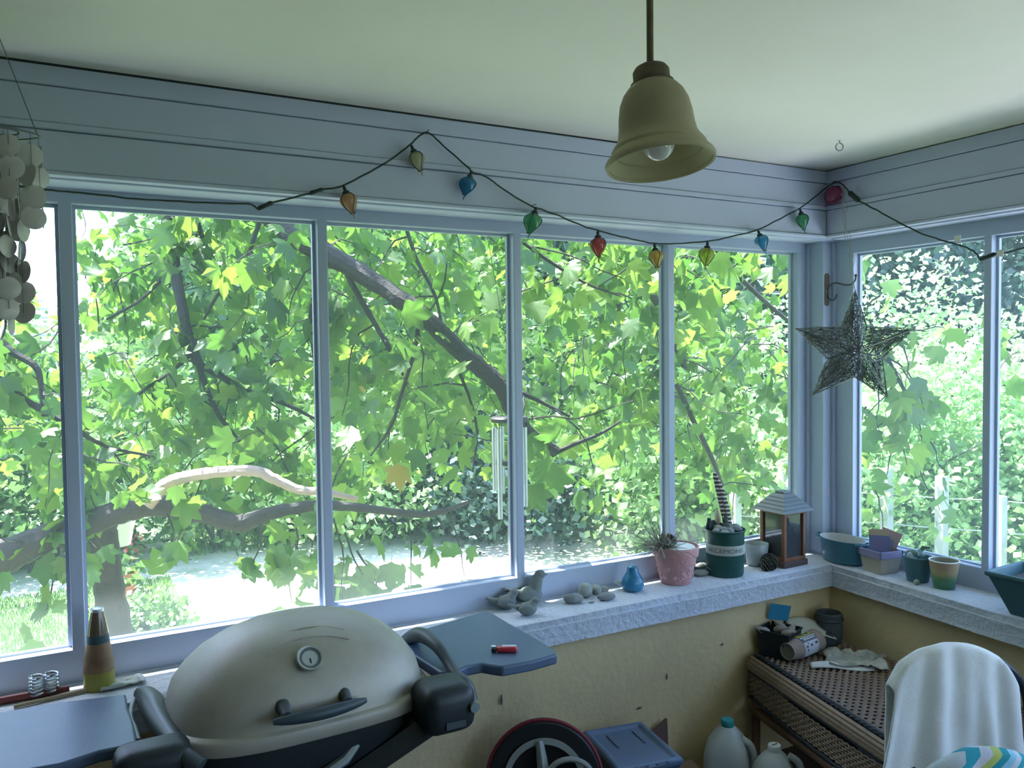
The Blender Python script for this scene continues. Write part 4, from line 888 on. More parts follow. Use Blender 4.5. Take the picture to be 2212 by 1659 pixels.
pm = MB()
for row, (aa, c0_, c1_, n_) in enumerate(((.40, .062, .140, 7), (.60, .075, .135, 6))):
    for i in range(n_):
        an = au + sg * aa; z_ = c0_ + (c1_ - c0_) * i / (n_ - 1); pm.box((.0424, 0, z_), (.0006, .0055, .0085), RZ(an))
pm.obj('sleeve_print_pale', mat('print_pale', (.62, .64, .66), .6), pcx, smooth=False, kind='stuff')
pm = MB()
for i, (aa, z_, h_) in enumerate(((1.25, .070, .010), (1.22, .098, .012), (1.15, .130, .016), (1.55, .072, .006), (1.0, .08, .004), (-.02, .085, .030), (-.02, .120, .022))):
    pm.box((.0424, 0, z_), (.0006, .008, h_), RZ(au + sg * aa))
pm.obj('sleeve_print_dark', mat('print_dark', (.06, .07, .09), .6), pcx, smooth=False, kind='stuff')
pm = MB().lathe([(.0, .0424), (.010, .0422)], 16, None); 
# crumpled newspaper
nq = Vector((-.200, -.305, TOP))
nw = MB()
def nfn(u, v):
    x = .21 * (u - .5); y_ = .15 * (v - .5); z_ = .010 + .028 * abs(noise.noise(Vector((u * 3.3, v * 3.3, 5)))) + .010 * abs(noise.noise(Vector((u * 9, v * 9, 1))))
    return (x + .02 * noise.noise(Vector((u * 3, v * 3, 9))), y_ + .02 * noise.noise(Vector((u * 3, v * 3, 4))), z_)
nw.grid(nfn, 34, 26)
nw = solid(nw.obj('crumpled_newspaper', mat('newsprint', (.46, .46, .40), .9, var=.8, vs=14, col2=(.16, .17, .16)), angle=25), .0015); nw.location = nq; nw.rotation_euler = (0, 0, -.75); setk(nw, 'crumpled newspaper lying on the wicker seat', 'newspaper')
fw_ = MB(); fw_.grid(lambda u, v: (.22 * (u - .5), (.02 + .045 * math.sin(PI * (.1 + .8 * u))) * (v - .5) + .012 * math.sin(u * 3.5), .004 + .012 * math.sin(PI * v) * (1 - .5 * u) + .004 * math.sin(u * 6)), 20, 8); fw_ = solid(fw_.obj('folded_newspaper', mat('newsprint_plain', (.52, .54, .52), .85)), .002); fw_.location = (-.285, -.315, TOP); fw_.rotation_euler = (0, 0, -.62); setk(fw_, 'pale folded newspaper strip in front of the crumpled one', 'newspaper')

# ================================================================ things on the floor
JUG = mat('jug_milky', (.60, .66, .70), .35, trans=.2, var=.1, vs=8)
def jug(pos, rz, capc, label, s=1.0, sq=True):
    root = empty('water_jug', pos, rz=rz, label=label, cat='jug', group='plastic jugs on the floor'); V = []; F = []; nn = 40
    prof = [(.070, 0, 4.5), (.075, .008, 4.5), (.075, .135, 4.5), (.074, .155, 4.0), (.066, .185, 3.2), (.050, .212, 2.6), (.034, .232, 2.2), (.022, .243, 2.0), (.0185, .247, 2), (.0185, .254, 2)] if sq else [(.066, 0, 3.2), (.075, .010, 3.0), (.077, .09, 2.6), (.076, .125, 2.4), (.070, .155, 2.2), (.056, .183, 2.1), (.040, .203, 2.0), (.026, .216, 2.0), (.0205, .221, 2), (.0205, .228, 2)]
    for (r_, z_, e_) in prof:
        for j in range(nn):
            a = 2 * PI * j / nn; c, s2 = math.cos(a), math.sin(a)
            x, y_ = r_ * math.copysign(abs(c) ** (2 / e_), c), r_ * math.copysign(abs(s2) ** (2 / e_), s2)
            if .06 < z_ < .2 and x > .02 and abs(y_) < .03: x -= .010          # hollow beside the handle
            V.append((x * s, y_ * s, z_ * s))
    for i in range(len(prof) - 1):
        for j in range(nn): F.append((i * nn + j, i * nn + (j + 1) % nn, (i + 1) * nn + (j + 1) % nn, (i + 1) * nn + j))
    F.append(tuple(range(nn - 1, -1, -1)))
    MB().add(V, F).obj('body', JUG, root, angle=50)
    zt = prof[-1][1]
    cp = MB().lathe([(.0205, zt - .012), (.0215, zt - .010), (.0215, zt + .008), (.0195, zt + .011), (0, zt + .011)], 28, Matrix.Scale(s, 4)).obj('cap', capc, root)
    if not sq: MB().box((0, 0, (zt + .0115) * s), (.026 * s, .004, .001), RZ(.8)).obj('cap_slot', BLK, cp, smooth=False)
    MB().tube(smooth_path([(.045 * s, 0, .205 * s), (.075 * s, 0, .185 * s), (.084 * s, 0, .14 * s), (.078 * s, 0, .09 * s), (.062 * s, 0, .07 * s)], 5), .012 * s, 10).obj('handle', JUG, root)
    return root
jp = (-0.714,-0.186,0.254)
jug((jp[0], jp[1], FLOOR), math.radians(-50), mat('cap_teal', (.03, .30, .33), .4), 'tall milky plastic jug with a teal cap beside the bench', 1.06)
jp2 = (-0.661,-0.353,0.246)
jug((jp2[0], jp2[1], FLOOR), math.radians(-40), mat('cap_white', (.62, .66, .68), .4), 'rounded milky plastic jug with a white cap in front of the bench', 1.03, False)
# blue storage bin
BINB = mat('bin_blue', (.035, .085, .17), .35, var=.2, vs=6); BINL = mat('bin_lid_blue', (.10, .17, .30), .3, var=.25, vs=5, coat=.3)
bn = Vector((-1.165, -.225, FLOOR)); bin_ = empty('storage_bin', bn, rz=math.radians(-10), label='blue plastic storage bin with a dished lid on the floor', cat='bin')
V = []; F = []
for (w_, l_, z_) in ((.088, .115, 0), (.102, .132, .285), (.106, .136, .290), (.106, .136, .302)):
    for (sx, sy) in ((-1, -1), (1, -1), (1, 1), (-1, 1)): V.append((sx * w_, sy * l_, z_))
for i in range(3):
    for j in range(4): F.append((i * 4 + j, i * 4 + (j + 1) % 4, (i + 1) * 4 + (j + 1) % 4, (i + 1) * 4 + j))
F.append((3, 2, 1, 0)); bevel(MB().add(V, F).obj('tub', BINB, bin_, angle=20), .008, 3)
V = []; F = []
for (w_, l_, z_) in ((.110, .140, .298), (.111, .141, .312), (.104, .134, .320), (.094, .124, .318), (.086, .116, .308)):
    for (sx, sy) in ((-1, -1), (1, -1), (1, 1), (-1, 1)): V.append((sx * w_, sy * l_, z_))
for i in range(4):
    for j in range(4): F.append((i * 4 + j, i * 4 + (j + 1) % 4, (i + 1) * 4 + (j + 1) % 4, (i + 1) * 4 + j))
F.append((16, 17, 18, 19)); ld = MB().add(V, F).obj('lid', BINL, bin_, angle=20); bevel(ld, .008, 3)
for x in (-.040, .055): MB().rbox((x, .05, .3095), (.008, .09, .006), .003, 2).obj('lid_rib', BINL, ld)
for i in range(4): MB().rbox((-.05 + .035 * i, -.139, .314), (.012, .006, .008), .002, 1).obj('lid_clip', BINL, ld)
# reddish board leaning behind the bin
lb = MB().add([(0, 0, 0), (.15, 0, 0), (.15, 0, .27), (.02, 0, .21), (0, .012, 0), (.15, .012, 0), (.15, .012, .27), (.02, .012, .21)], [(0, 1, 2, 3), (7, 6, 5, 4), (0, 4, 5, 1), (1, 5, 6, 2), (2, 6, 7, 3), (3, 7, 4, 0)]).obj('wooden_board', mat('board_reddish', (.12, .07, .06), .8), smooth=False)
lb.location = (-1.03, -.075, FLOOR); lb.rotation_euler = (-.06, 0, 0); setk(lb, 'dark reddish board leaning on the wall behind the blue bin', 'board')
cbx = MB().rbox((0, 0, .07), (.17, .10, .14), .003, 1).obj('cardboard_box', mat('cardboard', (.20, .13, .08), .85, var=.2)); cbx.location = (-.92, -.15, FLOOR); cbx.rotation_euler = (0, 0, -.3); setk(cbx, 'low brown box on the floor between bin and jug', 'box')
# round black reel with red rim
wq = Vector((-1.484,-0.215,0.326)); RADW = .179
reel = empty('hose_reel', (wq.x, wq.y, FLOOR), rz=math.atan2(VX.y, VX.x), label='round black reel with red rim and grey spoked hub on the floor', cat='reel')
RM = T(0, 0, wq.z - FLOOR) @ RX(math.radians(58)) ; RM = T(0, 0, wq.z - FLOOR) @ RX(math.radians(78))
REELB = mat('reel_black', (.012, .014, .018), .5); REDR = mat('reel_red', (.22, .02, .035), .5); GRY = mat('reel_grey', (.34, .38, .37), .45, var=.2, vs=20)
MB().lathe([(0, -.05), (RADW * .93, -.05), (RADW * .985, -.035), (RADW * .985, -.004), (RADW * .93, .006), (RADW * .70, .004), (RADW * .66, -.006), (0, -.012)], 64, RM).obj('drum', REELB, reel)
MB().tube([(RADW * .985 * math.cos(t), RADW * .985 * math.sin(t), -.004) for t in [2 * PI * i / 64 for i in range(64)]], .0055, 8, closed=True, M=RM).obj('red_rim', REDR, reel)
MB().lathe([(RADW * .60, .0), (RADW * .60, .012), (RADW * .70, .012), (RADW * .70, .0)], 64, RM).obj('spoke_ring', GRY, reel)
for i in range(3):
    a = math.radians(97 + 120 * i); MB().tube([(.03 * math.cos(a), .03 * math.sin(a), .016), (RADW * .40 * math.cos(a), RADW * .40 * math.sin(a), .014), (RADW * .66 * math.cos(a), RADW * .66 * math.sin(a), .006)], [.026, .023, .017], 12, M=RM, flat=.7).obj('spoke', GRY, reel)
MB().lathe([(0, .04), (.028, .04), (.034, .03), (.034, 0)], 32, RM).obj('hub', GRY, reel)
CM = RM @ T(.075, .025, .045)
ck = MB(); ck.tube([(.062 * math.cos(t) * 1.05, .048 * math.sin(t), 0) for t in [2 * PI * i / 40 for i in range(40)]], .014, 8, closed=True, M=CM, flat=.6); ck = ck.obj('crank_plate', mat('crank_grey', (.24, .27, .245), .5), reel)
MB().lathe([(0, .022), (.016, .02), (.020, .0), (.02, -.03)], 24, CM @ T(.012, -.015, 0)).obj('crank_nut', GRY, ck); MB().ell((.055, -.012, .004), (.009, .009, .009), 12, 8, CM).obj('crank_pin', REELB, ck)
for sx in (-1, 1): MB().tube([(sx * .06, .03, wq.z - FLOOR - .02), (sx * .13, .05, .01), (sx * .13, -.09, .01)], .012, 8).obj('stand_leg', REELB, reel)

# ================================================================ chairs draped with towels
IRONC = mat('chair_iron', (.025, .03, .04), .45, metal=.3)
def chair(pos, rz, top, label, w=.40):
    root = empty('patio_chair', pos, rz=rz, label=label, cat='chair', group='patio chairs'); t = top - FLOOR
    arch = smooth_path([(-w * .52, .02, .40), (-w * .50, .015, t - .16), (-w * .40, .01, t - .075), (-w * .2, .005, t - .022), (0, 0, t - .012), (w * .2, .005, t - .022), (w * .40, .01, t - .075), (w * .50, .015, t - .16), (w * .52, .02, .40)], 6)
    MB().tube(arch, .011, 10).obj('back_frame', IRONC, root)
    MB().rbox((0, -.20, .40), (w * 1.04, .42, .025), .01, 3).obj('seat', IRONC, root)
    for i in range(5): x = (-.3 + .15 * i) * w * 2; MB().tube([(x * .8, .012, .41), (x * .8, .005, t - .035 - .6 * abs(x) ** 2)], .005, 6).obj('back_slat', IRONC, root)
    for (x, y_) in ((-w * .48, 0), (w * .48, 0), (-w * .48, -.38), (w * .48, -.38)): MB().tube([(x, y_, .40), (x * 1.06, y_ * 1.04, 0)], .011, 8).obj('leg', IRONC, root)
    for sx in (-1, 1): MB().tube(smooth_path([(sx * w * .50, .02, t - .12), (sx * w * .54, .01, t - .20), (sx * w * .57, -.04, t - .27), (sx * w * .57, -.22, t - .33), (sx * w * .52, -.38, .42)], 6), .014, 10, flat=.8).obj('arm_rest', IRONC, root)
    return root
def towel(name, pos, rz, top, wt, wb, drop_f, drop_b, m_, label, folds, seed, asym=0.0, drop_l=0.0):
    t = top; mb = MB()
    def fn(u, v):
        s_ = u - .5; q = v * 2 - 1                     # q<0 back side, q>0 room side
        a = abs(q); drop = (drop_f if q > 0 else drop_b); d_ = max(0, a - .06) / .94
        w = wt + (wb - wt) * d_ * (1 if q > 0 else .2)
        zt_ = t - .55 * abs(s_ * wt * 1.05) ** 2 * 4.2 - max(0, abs(s_) - .40) * .30
        z = zt_ - drop * d_ * (1 + drop_l * s_) 
        fold = (folds * (.25 + d_) * (math.sin(s_ * 19 + seed) * .6 + math.sin(s_ * 33 + seed * 2 + d_ * 1.5) * .4) + .006 * noise.noise(Vector((u * 6, v * 8, seed))))
        edge = .020 * math.sqrt(max(0, 1 - (1 - min(1, a / .06)) ** 2)) if a < .06 else .020
        y_ = (-1 if q > 0 else 1) * (edge + .05 * d_ * (1 if q > 0 else .2)) + fold * (1 if q > 0 else .5)
        return (s_ * w * (1 + (asym * d_ if s_ < 0 and q > 0 else 0)), y_, z + (.012 * (1 - min(1, a / .06)) if a < .06 else 0))
    mb.grid(fn, 56, 70)
    o = solid(mb.obj(name, m_, angle=80), .006); o.location = (pos[0], pos[1], 0); o.rotation_euler = (0, 0, rz); return setk(o, label, 'towel')
zrot = math.atan2(VX.y, VX.x)
c1 = Vector((-0.730,-1.031,0.850))
chair((c1.x + .045, c1.y - .024, FLOOR), zrot + .10, c1.z - .018, 'dark iron patio chair under the pale grey towel', .33)
TOWG = mat('towel_pale_grey', (.88, .88, .85), .95, var=.22, vs=7, bump=.5, bs=520, col2=(.55, .57, .55))
towel('bath_towel', (c1.x - .012, c1.y), zrot + .10, c1.z + .002, .335, .345, .36, .28, TOWG, 'pale grey terry towel draped over the chair back', .022, 1.3, .55)
c2 = Vector((-1.191,-1.383,0.830))
chair((c2.x, c2.y, FLOOR), zrot + .25, c2.z - .018, 'dark iron patio chair under the striped towel', .36)
def stripe_mat():
    m = mat('towel_striped', (.3, .6, .7), .95, bump=.5, bs=520); nt = m.node_tree; b = nt.nodes['Principled BSDF']; tc = nt.nodes.new('ShaderNodeTexCoord')
    mp = nt.nodes.new('ShaderNodeMapping'); mp.inputs['Rotation'].default_value = (0, .5, 0); sx = nt.nodes.new('ShaderNodeSeparateXYZ'); md = nt.nodes.new('ShaderNodeMath'); md.operation = 'MULTIPLY'; md.inputs[1].default_value = 13.0
    fr_ = nt.nodes.new('ShaderNodeMath'); fr_.operation = 'FRACT'; rp = nt.nodes.new('ShaderNodeValToRGB'); rp.color_ramp.interpolation = 'CONSTANT'
    nt.links.new(tc.outputs['Object'], mp.inputs['Vector']); nt.links.new(mp.outputs[0], sx.inputs[0]); nt.links.new(sx.outputs['Z'], md.inputs[0]); nt.links.new(md.outputs[0], fr_.inputs[0]); nt.links.new(fr_.outputs[0], rp.inputs['Fac'])
    e = rp.color_ramp.elements; cols = [(.30, .60, .75), (.02, .30, .36), (.48, .55, .16), (.62, .62, .70), (.03, .36, .46), (.60, .66, .72)]
    e[0].color = (*cols[0], 1); e[1].position = 1 / 6; e[1].color = (*cols[1], 1)
    for i in range(2, 6): n_ = e.new(i / 6); n_.color = (*cols[i], 1)
    nt.links.new(rp.outputs['Color'], b.inputs['Base Color']); return m
towel('beach_towel', (c2.x, c2.y), zrot + .25, c2.z + .002, .34, .42, .30, .30, stripe_mat(), 'turquoise and yellow striped towel at the picture corner', .010, 2.2)

# ================================================================ outdoors
rnd = random.Random(11)
BARK = mat('bark_dark', (0.042, 0.036, 0.032), 0.9, var=0.5, vs=22, bump=0.9, bs=60, col2=(0.085, 0.08, 0.07))
BARKG = mat('bark_grey', (0.085, 0.08, 0.075), 0.9, var=0.5, vs=16, bump=0.8, bs=50, col2=(0.06, 0.055, 0.05))
BARKP = mat('bare_dead_wood', (0.52, 0.42, 0.36), 0.8, var=0.4, vs=14, bump=0.4, bs=50, col2=(0.36, 0.30, 0.27))
LEAF = leafmat('maple_leaf', [(0.055, 0.14, 0.024), (0.085, 0.19, 0.033), (0.11, 0.23, 0.040), (0.145, 0.27, 0.044), (0.185, 0.31, 0.048)], 0.6)
LEAFY = leafmat('yellow_leaf', [(0.34, 0.27, 0.04), (0.36, 0.30, 0.06)], 0.5)
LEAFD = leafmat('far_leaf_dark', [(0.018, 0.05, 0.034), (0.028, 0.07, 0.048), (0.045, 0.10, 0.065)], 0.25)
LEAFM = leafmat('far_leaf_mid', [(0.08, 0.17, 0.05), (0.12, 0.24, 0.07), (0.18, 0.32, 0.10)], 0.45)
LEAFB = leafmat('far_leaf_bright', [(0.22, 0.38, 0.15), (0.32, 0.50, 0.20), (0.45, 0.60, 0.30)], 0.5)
LEAFW = leafmat('petal_white', [(0.8, 0.8, 0.8), (0.75, 0.78, 0.85)], 0.3)
LEAFP = leafmat('petal_violet', [(0.30, 0.22, 0.62), (0.42, 0.30, 0.7)], 0.3)
LEAFO = leafmat('petal_orange', [(0.75, 0.45, 0.12), (0.8, 0.6, 0.25)], 0.3)
GRASSM = leafmat('grass_blade', [(0.10, 0.22, 0.06), (0.16, 0.30, 0.09), (0.24, 0.36, 0.14)], 0.35)
CAMP = Vector((-2.753,-2.338,1.630))
def polar(az, d, z=GROUND):
    a = math.radians(az); return Vector((CAMP.x + d * math.sin(a), CAMP.y + d * math.cos(a), z))

# ---- ground: pale yard in the open, grass around it
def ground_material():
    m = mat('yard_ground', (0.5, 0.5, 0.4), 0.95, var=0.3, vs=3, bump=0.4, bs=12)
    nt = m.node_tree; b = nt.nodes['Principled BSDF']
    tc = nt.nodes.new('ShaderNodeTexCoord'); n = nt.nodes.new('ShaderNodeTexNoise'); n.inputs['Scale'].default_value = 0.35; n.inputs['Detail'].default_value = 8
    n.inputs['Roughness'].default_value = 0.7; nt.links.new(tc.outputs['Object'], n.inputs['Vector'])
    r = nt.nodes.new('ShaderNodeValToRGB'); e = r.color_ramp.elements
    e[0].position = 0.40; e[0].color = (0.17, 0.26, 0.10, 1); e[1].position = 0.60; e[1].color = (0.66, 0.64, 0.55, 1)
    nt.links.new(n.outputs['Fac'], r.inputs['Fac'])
    # the pale patch in the middle of the yard is an ellipse
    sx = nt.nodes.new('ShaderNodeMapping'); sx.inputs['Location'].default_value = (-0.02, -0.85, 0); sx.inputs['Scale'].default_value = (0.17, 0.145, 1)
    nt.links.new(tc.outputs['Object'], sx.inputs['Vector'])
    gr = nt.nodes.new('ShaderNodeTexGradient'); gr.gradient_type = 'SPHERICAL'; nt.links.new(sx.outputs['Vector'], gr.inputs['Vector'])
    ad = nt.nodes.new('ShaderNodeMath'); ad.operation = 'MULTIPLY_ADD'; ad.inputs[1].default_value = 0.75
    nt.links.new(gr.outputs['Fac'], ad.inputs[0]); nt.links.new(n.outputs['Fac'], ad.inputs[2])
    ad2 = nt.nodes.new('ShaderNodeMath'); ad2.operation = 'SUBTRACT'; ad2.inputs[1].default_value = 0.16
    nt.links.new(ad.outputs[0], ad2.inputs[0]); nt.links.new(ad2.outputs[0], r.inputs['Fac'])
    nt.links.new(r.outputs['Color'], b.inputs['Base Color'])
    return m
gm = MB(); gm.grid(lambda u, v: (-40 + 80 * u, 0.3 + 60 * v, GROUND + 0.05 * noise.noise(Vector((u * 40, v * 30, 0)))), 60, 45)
gm.obj('ground', ground_material(), kind='structure', label='pale yard with patches of grass beyond the windows')
pv = MB(); pv.grid(lambda u, v: (0.3 + 2.9 * u, -7 + 7.3 * v, GROUND + 0.005), 12, 16)
pv.grid(lambda u, v: (-2.2 + 2.5 * u, -7 + 2.6 * v, GROUND + 0.005), 10, 10)
lw = MB(); lw.grid(lambda u, v: (0.3 + 40 * u, -30 + 30.3 * v, GROUND - 0.02 + 0.02 * noise.noise(Vector((u * 20, v * 15, 4)))), 30, 22)
lw.grid(lambda u, v: (-40 + 40.3 * u, -30 + 25.6 * v, GROUND - 0.02 + 0.02 * noise.noise(Vector((u * 20, v * 15, 8)))), 24, 20)
lw.obj('lawn', mat('lawn_green', (.09, .14, .06), .95, var=.4, vs=2), kind='structure', label='unseen dark lawn added to limit light bounced into the porch')  # unseen dark ground, added so less light reaches the far ceiling
pv.obj('path', mat('bounce_paving', (0.62, 0.62, 0.60), 0.9, var=.2, vs=1.5, bump=.2, bs=20), kind='structure', label='unseen pale paving added to bounce light into the porch')  # unseen reflector surface, added to brighten the ceiling from below
# ---- grass blades
def blades(region, nb, h, seed):
    r = random.Random(seed); mb = MB()
    for _ in range(nb):
        x = r.uniform(region[0], region[1]); y = r.uniform(region[2], region[3]); a = r.uniform(0, PI); hh = h * r.uniform(0.5, 1.2); w = 0.006
        lx, ly = r.uniform(-.5, .5) * hh, r.uniform(-.5, .5) * hh; dx, dy = math.cos(a) * w, math.sin(a) * w
        z = GROUND + 0.0
        mb.add([(x - dx, y - dy, z), (x + dx, y + dy, z), (x + lx, y + ly, z + hh)], [(0, 1, 2)])
    return mb
blades((-4.6, -1.8, 3.2, 6.6), 30000, 0.055, 5).obj('lawn_grass', GRASSM, smooth=False, kind='stuff', label='short green lawn grass in the tree shade', cat='grass')
blades((-1.6, 6.0, 7.4, 9.2), 14000, 0.10, 6).obj('lawn_grass', GRASSM, smooth=False, kind='stuff', label='thin lawn grass along the foot of the far shrubs', cat='grass')

# ---- maple leaf mesh
LEAF_POLAR = [(0, 1.0), (9, 0.84), (20, 0.74), (28, 0.58), (37, 0.70), (50, 0.88), (62, 0.70), (77, 0.52), (92, 0.60), (108, 0.62), (124, 0.46), (150, 0.34)]
def leaf_mesh_pts():
    pts = []
    for s in (1, -1):
        seq_ = LEAF_POLAR if s == 1 else LEAF_POLAR[:0:-1]
        for a, r in seq_:
            t = math.radians(a); pts.append((s * math.sin(t) * r * 0.62, 0.34 + math.cos(t) * r * 0.62))
        if s == 1: pts.append((0.0, 0.10))
    return pts
LP = leaf_mesh_pts()
def leaf_geo(droop, fold):
    V = [(0, 0.34, 0)]
    for x, y in LP: V.append((x, y, -droop * (x * x + (y - .34) ** 2) * 1.4 + fold * abs(x)))
    nn = len(LP); F = [(0, 1 + (i + 1) % nn, 1 + i) for i in range(nn)]
    V += [(-0.006, 0.12, 0.0), (0.006, 0.12, 0), (0.0, -0.42, 0.05)]; F.append((nn + 1, nn + 2, nn + 3))     # petiole
    return V, F
LEAF_GEO = [leaf_geo(d, f) for d, f in ((0.25, 0.12), (0.5, -0.1), (0.15, 0.3), (0.7, 0.15))]
def leaf_matrix(pos, size, r, down=0.6, face=None):
    tip = Vector((r.gauss(0, .55), r.gauss(0, .55), -down + r.gauss(0, .45))).normalized()
    nb = Vector((r.gauss(0, .8), r.gauss(-0.5, .8), r.gauss(0.5, .6)))
    nn = (nb - tip * nb.dot(tip)); nn = nn.normalized() if nn.length > 1e-4 else Vector((1, 0, 0))
    xx = tip.cross(nn)
    M = Matrix((xx, tip, nn)).transposed().to_4x4()
    return T(*pos) @ M @ Matrix.Diagonal((size, size, size, 1))

# ---- the near maple with its boughs
maple = empty('maple_tree', (0, 0, 0), label='big leafy maple tree whose boughs hang outside the long windows', cat='tree')
BOUGHS = [   # (material, points x y z r)
 (BARK, [(-2.203,2.031,2.626,0.054),(-2.027,1.812,2.455,0.053),(-1.887,1.672,2.323,0.050),(-1.765,1.483,2.165,0.047),(-1.669,1.370,2.094,0.048),(-1.524,1.228,1.976,0.043),(-1.368,1.020,1.815,0.040),(-1.197,0.918,1.626,0.040),(-1.068,0.841,1.498,0.038),(-1.019,0.809,1.382,0.034),(-0.935,0.815,1.276,0.033),(-0.801,0.794,1.181,0.027)]),
 (BARKP, [(-2.417,1.564,0.988,0.030),(-2.386,1.548,1.032,0.030),(-2.342,1.504,1.081,0.028),(-2.276,1.434,1.114,0.026),(-2.162,1.315,1.140,0.024),(-2.025,1.240,1.142,0.023),(-1.949,1.196,1.105,0.022),(-1.864,1.147,1.061,0.019),(-1.770,1.095,1.050,0.016),(-1.620,1.124,1.002,0.012)]),
 (BARKG, [(-3.240,1.777,0.693,0.080),(-2.977,1.750,0.789,0.074),(-2.822,1.724,0.848,0.064),(-2.662,1.695,0.901,0.056),(-2.517,1.674,0.950,0.053),(-2.386,1.660,0.966,0.050),(-2.224,1.569,0.937,0.046),(-2.080,1.488,0.888,0.041),(-2.026,1.458,0.887,0.039),(-1.898,1.389,0.933,0.029),(-1.720,1.349,0.948,0.025),(-1.577,1.326,0.931,0.021),(-1.410,1.233,0.906,0.017),(-1.242,1.196,0.885,0.015),(-1.049,1.149,0.934,0.007)]),
 (BARKG, [(-2.593,1.862,0.885,0.076),(-2.578,1.870,0.721,0.064),(-2.559,1.851,0.530,0.066),(-2.538,1.831,0.339,0.070),(-2.516,1.808,0.084,0.076),(-2.479,1.753,-0.703,0.089)]),
 (BARK, [(-2.235,2.332,2.568,0.036),(-2.229,2.204,2.335,0.033),(-2.216,2.191,2.194,0.033),(-2.210,2.124,2.048,0.030),(-2.193,2.051,1.882,0.025),(-2.172,2.032,1.733,0.028),(-2.129,2.003,1.595,0.023)]),
 (BARK, [(-2.129,2.003,1.595,0.018),(-2.027,1.943,1.525,0.016),(-1.899,1.869,1.443,0.014),(-1.758,1.846,1.392,0.012),(-1.604,1.815,1.305,0.007)]),
 (BARK, [(-2.129,2.003,1.595,0.016),(-2.090,1.974,1.445,0.014),(-2.024,1.931,1.296,0.011),(-1.908,1.861,1.145,0.009),(-1.788,1.848,1.057,0.006)]),
 (BARK, [(-2.154,2.019,1.652,0.014),(-2.223,1.997,1.585,0.011),(-2.339,2.000,1.498,0.010),(-2.459,2.063,1.410,0.007)]),
 (BARK, [(-2.214,2.187,2.123,0.014),(-2.268,2.155,2.025,0.012),(-2.377,2.153,1.907,0.009),(-2.520,2.228,1.818,0.007)]),
 (BARK, [(-3.068,2.073,1.806,0.019),(-2.959,1.952,1.711,0.018),(-2.914,1.867,1.659,0.018),(-2.828,1.817,1.597,0.016),(-2.807,1.802,1.517,0.012),(-2.799,1.791,1.376,0.006)]),
 (BARK, [(-3.065,1.948,1.600,0.018),(-2.961,1.888,1.535,0.018),(-2.867,1.832,1.447,0.016),(-2.772,1.777,1.385,0.016),(-2.686,1.727,1.324,0.012),(-2.559,1.767,1.231,0.008),(-2.369,1.774,1.175,0.006)]),
 (BARK, [(-2.051,2.346,2.588,0.017),(-2.083,2.240,2.374,0.014),(-2.056,2.218,2.229,0.014),(-2.014,2.074,2.074,0.012),(-1.957,2.036,1.909,0.007)]),
 (BARK, [(-1.889,1.670,2.258,0.011),(-1.951,1.697,2.084,0.011),(-2.050,1.746,1.955,0.009),(-2.115,1.890,1.808,0.007)]),
 (BARK, [(-1.649,1.525,1.971,0.020),(-1.682,1.537,1.819,0.020),(-1.677,1.527,1.645,0.017),(-1.663,1.512,1.492,0.011)]),
 (BARK, [(-1.605,1.274,2.004,0.014),(-1.537,1.289,1.893,0.015),(-1.460,1.298,1.768,0.013),(-1.390,1.252,1.619,0.011),(-1.319,1.265,1.489,0.006)]),
 (BARK, [(-1.360,1.014,1.779,0.010),(-1.382,1.020,1.638,0.009),(-1.430,1.040,1.478,0.008),(-1.479,1.060,1.318,0.007),(-1.562,1.100,1.188,0.004)]),
 (BARK, [(-1.225,0.931,1.576,0.008),(-1.184,0.903,1.455,0.007),(-1.154,0.879,1.293,0.006),(-1.176,0.884,1.113,0.004)]),
 (BARK, [(-1.260,1.438,2.288,0.011),(-1.207,1.400,2.086,0.010),(-1.133,1.352,1.906,0.009),(-1.101,1.324,1.682,0.006)]),
 (BARK, [(-0.954,0.804,2.106,0.008),(-0.868,0.754,2.034,0.008),(-0.730,0.673,1.932,0.006),(-0.531,0.675,1.876,0.004)]),
 (BARKG, [(0.375,2.149,2.594,0.048),(0.500,2.069,2.321,0.045),(0.638,1.982,2.077,0.039),(0.750,1.909,1.835,0.030),(0.846,1.842,1.501,0.018)]),
 (BARKG, [(0.800,2.366,2.468,0.036),(0.763,2.374,2.177,0.032),(0.698,2.397,1.886,0.026)]),
 (BARK, [(0.266,1.245,1.444,0.015),(0.350,1.189,1.224,0.015),(0.423,1.141,1.043,0.014),(0.475,1.105,0.876,0.010)]),
 (BARK, [(0.245,1.066,2.311,0.012),(0.410,0.964,2.063,0.012),(0.556,0.875,1.889,0.012),(0.682,0.801,1.764,0.010)]),
 (BARK, [(-0.804,0.796,1.181,0.012),(-0.731,0.757,1.217,0.010),(-0.592,0.739,1.262,0.008),(-0.430,0.711,1.351,0.004)]),
 (BARK, [(-1.060,0.836,1.493,0.014),(-0.913,0.809,1.429,0.010),(-0.745,0.770,1.341,0.006)]),
 (BARK, [(0.616,0.265,1.745,0.009),(0.705,0.206,1.526,0.009),(0.785,0.153,1.329,0.009),(0.827,0.121,1.132,0.005)]),
]
twigs = []
